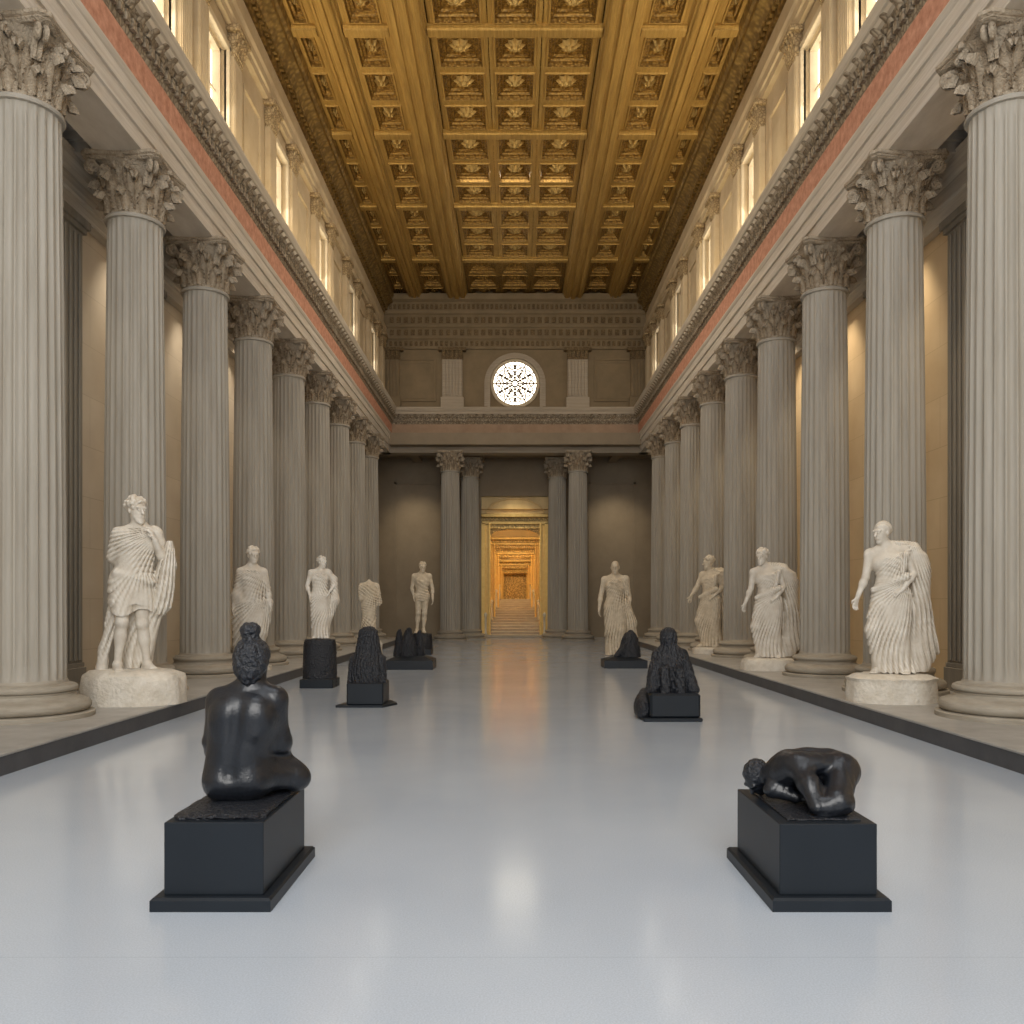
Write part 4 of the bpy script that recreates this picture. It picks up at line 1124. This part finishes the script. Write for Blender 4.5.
make_statue('marble_statue', 'white statue wrapped in a thick mantle, seen behind the topknot bronze head', (x,y,PZ), 2.38, face_cam(x,y), robed(0.0115, 'mantle', marble_m),
            (octo_base(0.78,0.7,0.10,0.02,8,top=0.96), 0.095))
x, y = -3.58, 15.6
make_statue('marble_statue', 'white robed statue with hand on hip standing on tall rough black stump', (x,y,0.886), 1.51, face_cam(x,y), robed(0.0135, 'akimbo', marble_m))
x, y = 2.98, 25.3
make_statue('marble_statue', 'tall bald long-robed statue on the hall floor behind a dark shrouded lump', (x,y,0.0), 2.83, face_cam(x,y), robed(0.0135, 'gown', creamst_m))

# ---- headless draped torso figure
def headless(h):
    J = std(); B = SDF(LO, HI, h); body(B, J, arms=(0,0), headless=True); foot(B, J['anL'], (-0.2,-1,0)); foot(B, J['anR'], (0.2,-1,0))
    D = SDF(LO, HI, h)
    D.sections([(0.01,0,0,0.2,0.16),(0.5,0,0,0.18,0.15),(0.75,0,0,0.17,0.15),(0.95,0.01,0,0.20,0.16),(1.15,0.02,0,0.2,0.15),(1.32,0,0,0.20,0.15),(1.41,0,0,0.15,0.12),(1.48,0,0,0.07,0.07)], 0.04)
    D.rc((0.2,0,1.42), (0.25,-0.02,1.0), 0.08, 0.09, 0.05); D.rc((-0.2,0,1.42), (-0.21,0,1.1), 0.075, 0.07, 0.05)
    D.disp(lambda X,Y,Z: 0.026*swell(X,Y,Z)*(fan(X,Z,0.22,1.6,34,1.6*warp(X,Y,Z)+6*Y) + ridge(44*(Z+0.6*X)+2.2*warp(X,Y,Z)) + fine(X,Y,Z)))
    return [('body', B, creamst_m), ('drapery', D, creamst_m)]
x, y = -3.35, 19.5
make_statue('marble_statue', 'small headless armless draped torso statue rising behind the shrouded bronze', (x,y,0.0), 1.56, face_cam(x,y), headless(0.014), (octo_base(0.62,0.6,0.72,0.01,9,top=0.97), 0.70))

# ---- slim nude with arms down, on a dark stump
def nude(h):
    J = std(elL=(-0.25,0.03,1.14), wrL=(-0.20,-0.05,0.93), elR=(0.27,0.02,1.12), wrR=(0.27,-0.05,0.86), knL=(-0.09,-0.05,0.5), anL=(-0.12,0.02,0.08), knR=(0.07,-0.03,0.5), anR=(0.04,0.0,0.08), head=(0.02,-0.01,1.665))
    B = SDF(LO, HI, h); body(B, J, yaw=0.25)
    hand(B, J['wrL'], (0.1,-0.1,-1), (1,-0.3,0), 1, 0.4); hand(B, J['wrR'], (0,-0.1,-1), (-1,-0.3,0), -1, 0.4)
    foot(B, J['anL'], (-0.2,-1,0)); foot(B, J['anR'], (0.2,-1,0))
    D = SDF(LO, HI, h)
    D.sections([(0.76,0,0,0.17,0.14),(0.95,0,0,0.19,0.145),(1.1,0,0,0.15,0.13),(1.25,0,0,0.17,0.145),(1.33,0.0,0,0.15,0.14)], 0.03)
    D.disp(lambda X,Y,Z: 0.02*swell(X,Y,Z)*(ridge(40*(Z+0.5*X)+2.2*warp(X,Y,Z)) + 2*fine(X,Y,Z)))
    D.trim(lambda X,Y,Z: 0.8*(0.80+0.25*np.abs(X)-Z))
    return [('body', B, creamst_m), ('loincloth', D, creamst_m), ('hair', hair_cap(h*0.8, J['head'], 0.25, 0, 0, 'curls'), creamst_m)]
x, y = -2.85, 26.0
make_statue('marble_statue', 'slim pale nude man statue with bare legs on a dark stump by the porch', (x,y,0.648), 2.17, face_cam(x,y), nude(0.0125))

# ------------------------------------------------------------------ dark pedestals and bronzes
def box_pedestal(name, label, x0, x1, y0, y1, zt, ov, ph):
    t = thing(name, label, 'pedestal', ((x0+x1)/2, (y0+y1)/2, 0), 'black box pedestals')
    hx, hy = (x1-x0)/2, (y1-y0)/2
    mb = MB(); mb.bbox(-hx, hx, -hy, hy, ph, zt, 0.004); mb.build('block', ped_m, t)
    mb = MB(); hz = ph
    V = []
    for (ex, z) in ((ov,0),(ov,hz-0.012),(ov-0.012,hz),(-0.02,hz)):
        V.append([(-hx-ex,-hy-ex,z),(hx+ex,-hy-ex,z),(hx+ex,hy+ex,z),(-hx-ex,hy+ex,z),(-hx-ex,-hy-ex,z)])
    mb.grid(V); mb.add(V[0][:4], [(3,2,1,0)]); mb.build('plinth', ped_m, t)
    return t
box_pedestal('black_pedestal', 'matt black box pedestal carrying the seated bronze with topknot', -1.735, -1.243, 4.20, 5.02, 0.425, 0.05, 0.066)
box_pedestal('black_pedestal', 'matt black box pedestal carrying the curled-up crouching bronze', 1.308, 1.79, 4.20, 5.00, 0.418, 0.05, 0.066)

# seated nude seen from behind
h = 0.0062
S = SDF((-0.5,-0.3,-0.02), (0.5,0.6,1.08), h)
J = dict(hipL=(-0.085,0.02,0.115), hipR=(0.05,0.04,0.115), waist=(-0.015,0.03,0.28), chest=(0.022,0.03,0.46), neck=(0.045,0.04,0.62), head=(0.056,0.055,0.765),
         shL=(-0.125,0.03,0.545), shR=(0.185,0.05,0.55), elL=(-0.185,0.07,0.31), elR=(0.20,0.11,0.355), wrL=(-0.165,0.17,0.12), wrR=(0.205,0.21,0.17),
         knL=(-0.21,0.33,0.10), knR=(0.25,0.21,0.085), anL=(0.06,0.40,0.06), anR=(0.0,0.36,0.06))
body(S, J, pitch=0.12, yaw=PI-0.12, hsc=1.08)
S.ell((-0.085,0.0,0.10), (0.10,0.11,0.10), 0.05); S.ell((0.05,0.02,0.10), (0.10,0.11,0.10), 0.05)
S.rc((-0.075,0.03,0.22), (0.035,0.04,0.22), 0.11, 0.11, 0.06); S.rc((-0.06,0.02,0.36), (0.085,0.03,0.37), 0.105, 0.105, 0.06)
for x in (-0.055, 0.10): S.ell((x,-0.05,0.46), (0.075,0.05,0.10), 0.06)
S.rc((-0.022,-0.112,0.16), (0.03,-0.122,0.54), 0.008, 0.008, 0.06, True)   # spine furrow
S.rc((0.12,0.09,0.31), (0.19,0.11,0.29), 0.06, 0.05, 0.05); S.rc((0.07,0.07,0.15), (0.225,0.20,0.125), 0.085, 0.07, 0.05)
S.ell((0.262,0.215,0.075), (0.078,0.07,0.07), 0.04)
hand(S, J['wrL'], (-0.1,0.8,-0.35), (0,-0.4,-0.9), -1, 0.5); hand(S, J['wrR'], (0.25,0.75,-0.45), (0,-0.2,-1), 1, 0.5)
foot(S, (0.06,0.40,0.06), (1,0.2,0)); foot(S, (0.0,0.36,0.055), (-1,0.2,0))
S.trim(lambda X,Y,Z: 0.004-Z + 0*X)
sx, sy_ = -1.49, 4.60
sb = thing('bronze_statue', 'dark bronze nude seated cross-legged with topknot, back turned, on black pedestal', 'statue', (sx, sy_, 0.425), 'dark bronzes on the hall floor')
mb = MB(); P = []
rnd = random.Random(4)
for e, z in ((0.0,0.0),(0.004,0.014),(-0.02,0.024),(-0.06,0.026),(-0.19,0.028)):
    row = []
    for i in range(40):
        a = 2*PI*i/40; c, q = math.cos(a), math.sin(a); m = max(abs(c)/0.23, abs(q)/0.37)
        r = 1/m; row.append((c*(r+e)*(1+rnd.uniform(-0.03,0.01)), q*(r+e)*(1+rnd.uniform(-0.03,0.01))+0.01, z+rnd.uniform(-0.002,0.002)*(z > 0)))
    row.append(row[0]); P.append(row)
mb.grid(P); mb.add(P[-1][:-1], [tuple(range(40))]); mb.build('base', rough_bronze_m, sb, True, 40)
link('body', S.mesh('body', bronze_m, 0.98, 0), sb, loc=(0,0,0.022))
Hs = SDF((-0.2,-0.2,0.50), (0.3,0.35,1.06), 0.0055)
Hs.ell((0.056,0.035,0.80), (0.098,0.110,0.098), 0.02); Hs.ell((0.055,0.0,0.74), (0.086,0.075,0.09), 0.04); Hs.rc((0.05,0.0,0.70), (0.046,0.0,0.63), 0.06, 0.03, 0.04)
Hs.rc((0.05,0.03,0.88), (0.05,0.028,0.925), 0.046, 0.050, 0.015); Hs.ell((0.05,0.028,0.94), (0.052,0.052,0.035), 0.02)
Hs.disp(lambda X,Y,Z: 0.005*ridge(40*X + 30*Z + 25*Y + 1.6*warp(X,Y,Z,3)) + 0.003*ridge(90*X-70*Z+2*warp(X,Y,Z,4)))
Hs.ell((0.056+0.012,0.165,0.735), (0.075,0.09,0.12), 0.015, sub=True)
link('hair', Hs.mesh('hair', rough_bronze_m, 0.98, 0), sb, loc=(0,0,0.022))

# curled crouching nude
S = SDF((-0.45,-0.45,-0.02), (0.45,0.45,0.45), h)
S.rc((0.16,0.02,0.195), (0.215,-0.03,0.19), 0.092, 0.085, 0.05)          # hips
S.rc((0.16,0.03,0.195), (0.06,0.05,0.20), 0.088, 0.085, 0.06); S.rc((0.06,0.05,0.20), (-0.03,0.05,0.195), 0.085, 0.09, 0.06)
S.rc((-0.025,-0.02,0.215), (-0.055,0.12,0.18), 0.066, 0.065, 0.06)       # shoulders
S.rc((-0.06,0.07,0.165), (-0.15,0.17,0.12), 0.078, 0.05, 0.05)
S.rc((-0.02,-0.03,0.215), (-0.005,-0.16,0.14), 0.064, 0.055, 0.035); S.rc((-0.005,-0.16,0.14), (0.005,-0.25,0.045), 0.054, 0.042, 0.03)
hand(S, (0.005,-0.245,0.045), (0.25,-0.3,-0.5), (0.3,0.6,-0.6), 1, 0.6, 0.8)
S.rc((-0.06,0.12,0.17), (-0.13,0.06,0.07), 0.055, 0.042, 0.03); S.rc((-0.13,0.06,0.07), (-0.02,0.0,0.04), 0.042, 0.032, 0.03); hand(S, (-0.03,0.005,0.04), (0.8,-0.3,-0.1), (0,0,-1), 1, 0.4, 0.8)
S.rc((0.21,-0.04,0.185), (0.115,-0.235,0.075), 0.085, 0.066, 0.045); S.rc((0.115,-0.235,0.07), (0.19,-0.04,0.045), 0.058, 0.042, 0.03)
S.rc((0.15,-0.235,0.06), (0.06,-0.25,0.05), 0.05, 0.045, 0.03)
S.rc((0.17,0.08,0.18), (0.06,0.20,0.08), 0.08, 0.06, 0.05); S.rc((0.06,0.20,0.07), (0.19,0.12,0.045), 0.055, 0.038, 0.03)
foot(S, (0.17,0.0,0.05), (0.15,1,0)); foot(S, (0.15,0.12,0.05), (0.2,0.8,0))
head(S, (-0.175,0.195,0.105), yaw=-1.1, pitch=0.9, sc=0.74)
S.rc((-0.02,0.03,0.30), (0.16,0.0,0.295), 0.008, 0.008, 0.05, True)
S.ell((0.06,-0.06,0.235), (0.08,0.05,0.04), 0.05)
S.disp(lambda X,Y,Z: 0.0025*ridge(50*X+30*Y-40*Z+2.2*warp(X,Y,Z,2.5)))
S.trim(lambda X,Y,Z: 0.003-Z + 0*X)
cb_ = thing('bronze_statue', 'dark bronze nude curled up crouching with head tucked down on black pedestal', 'statue', (1.515, 4.58, 0.418), 'dark bronzes on the hall floor')
link('body', S.mesh('body', bronze_m, 1.0, 0.0), cb_, loc=(0.02,0,0.006))
mb = MB(); mb.bbox(-0.15, 0.22, -0.32, 0.30, 0, 0.010, 0.003); mb.build('base', rough_bronze_m, cb_)
Hc = SDF((-0.4,0.0,-0.02), (0.0,0.42,0.30), 0.0055); Rm = rotm(-1.1, 0.9, 0); c0 = np.array((-0.175,0.195,0.105))
Hc.ell(c0 + Rm @ np.array((0,0.019,0.03)), (0.066,0.079,0.070), 0.02, R=Rm)
Hc.disp(lambda X,Y,Z: 0.004*ridge(60*X+50*Z+25*Y+1.5*warp(X,Y,Z,3))); Hc.ell(c0 + Rm @ np.array((0,-0.08,-0.022)), (0.06,0.06,0.08), 0.012, R=Rm, sub=True)
Hc.trim(lambda X,Y,Z: 0.003-Z + 0*X)
link('hair', Hc.mesh('hair', rough_bronze_m, 1.0, 0.0), cb_, loc=(0.02,0,0.006))

# shrouded figures
def shroud(h, rows, extra=(), fold=30, amp=0.016, hi=(0.6,0.6,1.5), vert=True):
    S = SDF((-hi[0],-hi[1],-0.02), hi, h)
    S.sections(rows, 0.04)
    for e in extra: S.rc(*e)
    S.disp(lambda X,Y,Z: amp*0.8*ridge(fold*np.arctan2(X, -(Y-0.03))*0.32 + 3*np.sin(4*Z) + 1.6*warp(X,Y,Z,1.6)) + amp*0.6*ridge(80*X+20*Z+45*Y+2.2*warp(X,Y,Z,2.5)))
    S.trim(lambda X,Y,Z: 0.003-Z + 0*X)
    return S
def slab_mesh(w, d, h, b=0.012, mat=None, slope=0.0):
    mb = MB(); V = []
    for e, z in ((0,0),(0.0,h*0.7),(-b-slope*0.5,h),):
        V.append([(-w/2-e,-d/2-e,z),(w/2+e,-d/2-e,z),(w/2+e,d/2+e,z),(-w/2-e,d/2+e,z),(-w/2-e,-d/2-e,z)])
    mb.grid(V); mb.add(V[0][:4], [(3,2,1,0)]); mb.add(V[-1][:4], [(0,1,2,3)])
    return mb.mesh('base', mat or ped_m)

# hooded seated figure on a block, beside the platform of the cloaked statues
t = thing('bronze_statue', 'hooded dark bronze figure in streaming drapery seated on low black block', 'statue', (2.05, 11.35, 0), 'dark bronzes on the hall floor')
mb = MB(); mb.bbox(-0.31, 0.34, -0.42, 0.42, 0.04, 0.36, 0.03); mb.bbox(-0.40, 0.36, -0.45, 0.45, 0, 0.045, 0.01); mb.build('base', ped_m, t)
S = shroud(0.009, [(0.0,0.0,0.0,0.29,0.29),(0.2,0.0,0.0,0.29,0.27),(0.36,0.01,0.0,0.255,0.22),(0.48,0.01,0,0.215,0.18),(0.56,0.0,0,0.165,0.15),(0.63,-0.01,-0.02,0.10,0.11)],
           [((-0.015,-0.04,0.70),(-0.02,-0.05,0.75),0.112,0.108,0.025), ((0.17,-0.02,0.50),(0.24,-0.06,0.25),0.07,0.07,0.03), ((-0.16,-0.02,0.50),(-0.22,-0.06,0.25),0.07,0.07,0.03), ((0.20,-0.12,0.36),(0.27,-0.22,0.05),0.07,0.08,0.03), ((-0.2,-0.1,0.36),(-0.26,-0.2,0.05),0.07,0.08,0.03),
            ((0.08,-0.25,0.3),(0.09,-0.30,0.02),0.07,0.07,0.03), ((-0.10,-0.25,0.3),(-0.1,-0.3,0.02),0.07,0.07,0.03)], 34, 0.016)
link('figure', S.mesh('figure', rough_bronze_m, 1.0, 0), t, loc=(0.01,0,0.345))
S = SDF((-0.6,-0.6,-0.02), (0.3,0.6,0.6), 0.011); S.ell((-0.36,-0.05,0.14), (0.10,0.30,0.17), 0.03); S.rc((-0.35,-0.2,0.1),(-0.3,0.1,0.3),0.1,0.08,0.05)
S.disp(lambda X,Y,Z: 0.014*ridge(40*X+30*Y+1.2*warp(X,Y,Z,2))); S.trim(lambda X,Y,Z: 0.03-Z+0*X)
link('trailing_cloth', S.mesh('trailing_cloth', rough_bronze_m), t)

# shrouded bust-like figure on a block (in front of the headless statue)
t = thing('bronze_statue', 'shrouded dark bronze figure tapering upward on block with flat flared base', 'statue', (-2.20, 12.75, 0), 'dark bronzes on the hall floor')
mb = MB(); mb.bbox(-0.27, 0.27, -0.30, 0.30, 0.03, 0.36, 0.02); mb.build('block', ped_m, t)
mb = MB(); mb.add([(-0.42,-0.34,0),(0.27,-0.34,0),(0.43,0.05,0),(0.3,0.36,0),(-0.3,0.36,0),(-0.42,-0.34,0.035),(0.27,-0.34,0.035),(0.42,0.05,0.03),(0.3,0.36,0.035),(-0.3,0.36,0.035)],
     [(4,3,2,1,0),(5,6,7,8,9),(0,1,6,5),(1,2,7,6),(2,3,8,7),(3,4,9,8),(4,0,5,9)]); mb.build('base', ped_m, t)
S = shroud(0.0095, [(0.0,0,0,0.265,0.27),(0.28,0,0,0.26,0.26),(0.36,0,0,0.225,0.22),(0.46,0.0,0,0.19,0.18),(0.66,0,0,0.155,0.14),(0.78,0.0,0,0.12,0.11)],
           [((-0.03,0,0.74),(0.03,0,0.75),0.105,0.10,0.03),((-0.2,-0.05,0.36),(-0.24,-0.1,0.02),0.07,0.06,0.03),((0.2,-0.05,0.36),(0.23,-0.1,0.02),0.07,0.06,0.03)], 36, 0.016)
link('figure', S.mesh('figure', rough_bronze_m), t, loc=(0,0,0.33))

# ragged group on a flat base before the slim nude
t = thing('bronze_statue', 'ragged dark bronze mass of upright shrouds on a sloping slab, before slim nude', 'statue', (-2.45, 20.1, 0), 'dark bronzes on the hall floor')
link('base', slab_mesh(1.1, 0.9, 0.30, 0.10, ped_m, 0.2), t)
for i, (dx, dy, hh, r) in enumerate(((-0.06,-0.1,0.62,0.17),(-0.30,0.08,0.60,0.11),(0.17,0.12,0.58,0.10))):
    S = shroud(0.013, [(0,0,0,r*1.25,r*1.1),(hh*0.5,0.01,0,r,r*0.9),(hh*0.8,0,0,r*0.7,r*0.7),(hh,0.0,0,r*0.35,r*0.4)], [((0,0,hh*0.85),(0.02,-0.02,hh*1.02),r*0.5,r*0.35,0.03)], 28, 0.02, (0.4,0.4,0.9))
    link('shrouded_figure', S.mesh('shrouded_figure', rough_bronze_m), t, loc=(dx,dy,0.28))

# shrouded lump on a sloping slab before the long-robed statue
t = thing('bronze_statue', 'dark bronze shrouded lump on sloping slab, in front of the long-robed statue', 'statue', (2.62, 20.5, 0), 'dark bronzes on the hall floor')
link('base', slab_mesh(1.02, 0.85, 0.26, 0.12, ped_m, 0.25), t)
S = shroud(0.013, [(0,0.14,0,0.27,0.22),(0.25,0.15,0,0.24,0.19),(0.45,0.15,0,0.19,0.16),(0.58,0.16,0,0.12,0.11)], [((0.15,0,0.52),(0.17,-0.02,0.58),0.11,0.08,0.04),((-0.02,-0.08,0.2),(-0.2,-0.12,0.02),0.09,0.06,0.05)], 30, 0.018, (0.6,0.5,0.9))
link('figure', S.mesh('figure', rough_bronze_m), t, loc=(0,0,0.24))

# rough stumps that carry white statues
def stump(label, x, y, w, hgt, seed):
    t = thing('black_stump_pedestal', label, 'pedestal', (x, y, 0), 'rough black stumps under statues')
    S = SDF((-0.6,-0.6,-0.02), (0.6,0.6,1.2), 0.014)
    S.sections([(0,0,0,w*0.53,w*0.5),(hgt*0.5,0,0,w*0.52,w*0.5),(hgt*0.9,0,0,w*0.5,w*0.47),(hgt,0,0,w*0.46,w*0.43)], 0.02)
    S.disp(lambda X,Y,Z: 0.012*ridge(24*np.arctan2(X,Y+0*Z)+1.1*warp(X,Y,Z,2)) + 0.008*ridge(60*Z+2*warp(X,Y,Z,3)))
    S.trim(lambda X,Y,Z: np.maximum(0.003-Z, Z-hgt) + 0*X)
    link('stump', S.mesh('stump', rough_bronze_m), t)
    mb = MB(); mb.bbox(-w*0.52, w*0.52, -w*0.52, w*0.52, 0, 0.16, 0.01); mb.build('plinth', ped_m, t)
    return t
stump('tall rough black stump under the white statue with hand on hip', -3.58, 15.6, 0.58, 0.875, 1)
stump('dark rough stump under the slim pale nude statue near the porch', -2.85, 26.0, 0.62, 0.635, 2)

# ------------------------------------------------------------------ light
W = bpy.data.worlds.new('hall_daylight'); scene.world = W; W.use_nodes = True
bg = W.node_tree.nodes['Background']; bg.inputs[0].default_value = (0.80,0.90,1.0,1); bg.inputs[1].default_value = 0.42
def area(name, loc, target, sx, sy, power, col):
    l = bpy.data.lights.new(name, 'AREA'); l.shape = 'RECTANGLE'; l.size, l.size_y = sx, sy; l.energy = power; l.color = col
    o = bpy.data.objects.new(name, l); COL.objects.link(o); o.location = loc
    o.rotation_euler = (Vector(target)-Vector(loc)).to_track_quat('-Z', 'Y').to_euler()
    return o
area('entrance_daylight', (0,-5.5,8.0), (0,16,2.0), 9, 9, 1650, (1.0,0.97,0.93))
area('entrance_skylight', (0,3.5,14.5), (0,6.5,0), 8, 6, 420, (0.82,0.91,1.0))
for sd in (-1, 1):
    for c in WIN_Y:
        area('window_daylight', (sd*(UX+0.15), c, 11.3), (sd*(UX-4), c, 7.0), 1.1, 2.3, 22, (1.0,0.93,0.82))
def point(name, loc, power, col, r=0.1):
    l = bpy.data.lights.new(name, 'POINT'); l.energy = power; l.color = col; l.shadow_soft_size = r
    o = bpy.data.objects.new(name, l); COL.objects.link(o); o.location = loc
for y, z, p in ((40.4,5.5,125),(45.4,5.1,100),(49.1,4.82,80),(52.9,4.5,75)): point('corridor_fill', (0,y,z), p, (1.0,0.84,0.56), 0.15)  # added fill points, hidden behind the lintels, to brighten the gold corridor

for sd in (-1, 1):
    o = area('ceiling_fill', (sd*5.45,13.0,10.0), (sd*3.6,13.0,15.0), 26, 0.15, 370, (1.0,0.82,0.50))  # invented strip above the cornice, out of view, brightens the gilded ceiling
    o.rotation_euler = Matrix(((0,1,0),(1,0,0),(0,0,-1))).to_euler()
    d = Vector((-sd*0.35,0,0.937)).normalized(); yv = Vector((0,1,0)); zc = -d
    o.matrix_world = Matrix.Translation(o.location) @ Matrix((yv, zc.cross(yv), zc)).transposed().to_4x4()
def spot(name, loc, target, power, col, deg):
    l = bpy.data.lights.new(name, 'SPOT'); l.energy = power; l.color = col; l.spot_size = math.radians(deg); l.spot_blend = 1.0; l.shadow_soft_size = 0.12
    o = bpy.data.objects.new(name, l); COL.objects.link(o); o.location = loc
    o.rotation_euler = (Vector(target)-Vector(loc)).to_track_quat('-Z', 'Y').to_euler()
for sd, p, c in ((-1, 230, (1.0,0.88,0.72)), (1, 360, (1.0,0.83,0.60))):
    for k in range(8):
        y = COLY[k] + 1.44
        spot('aisle_fill', (sd*6.12, y, 8.02), (sd*6.75, y, 2.2), p, c, 66)  # fill added in each bay to lift the aisle wall, no real fitting
area('nave_fill', (0,24,14.55), (0,26.5,0), 3.4, 9, 420, (1.0,0.90,0.76))  # soft overhead fill added for the dim far end, not a fixture
spot('porch_fill', (0,37.4,7.7), (0,39.4,4.3), 330, (1.0,0.84,0.56), 62)  # unseen fill added here and in the side bays for portal and porch wall
for sd in (-1, 1): spot('porch_fill', (sd*4.6,37.0,7.7), (sd*4.6,39.4,3.2), 260, (1.0,0.84,0.60), 80)
# ------------------------------------------------------------------ camera
cam = bpy.data.cameras.new('camera'); co = bpy.data.objects.new('camera', cam); COL.objects.link(co)
co.location = (0,0,CAMH); co.rotation_euler = (PI/2,0,0)
cam.sensor_width = 36; cam.lens = 36*F_PX/1024
cam.shift_x = (512-CX)/1024; cam.shift_y = (HOR-512)/1024
cam.clip_end = 200
scene.camera = co
scene.view_settings.view_transform = 'Standard'
scene.view_settings.look = 'None'
scene.view_settings.exposure = 0.0
scene.cycles.use_denoising = True
scene.cycles.max_bounces = 8
scene.cycles.diffuse_bounces = 5
scene.cycles.sample_clamp_indirect = 8
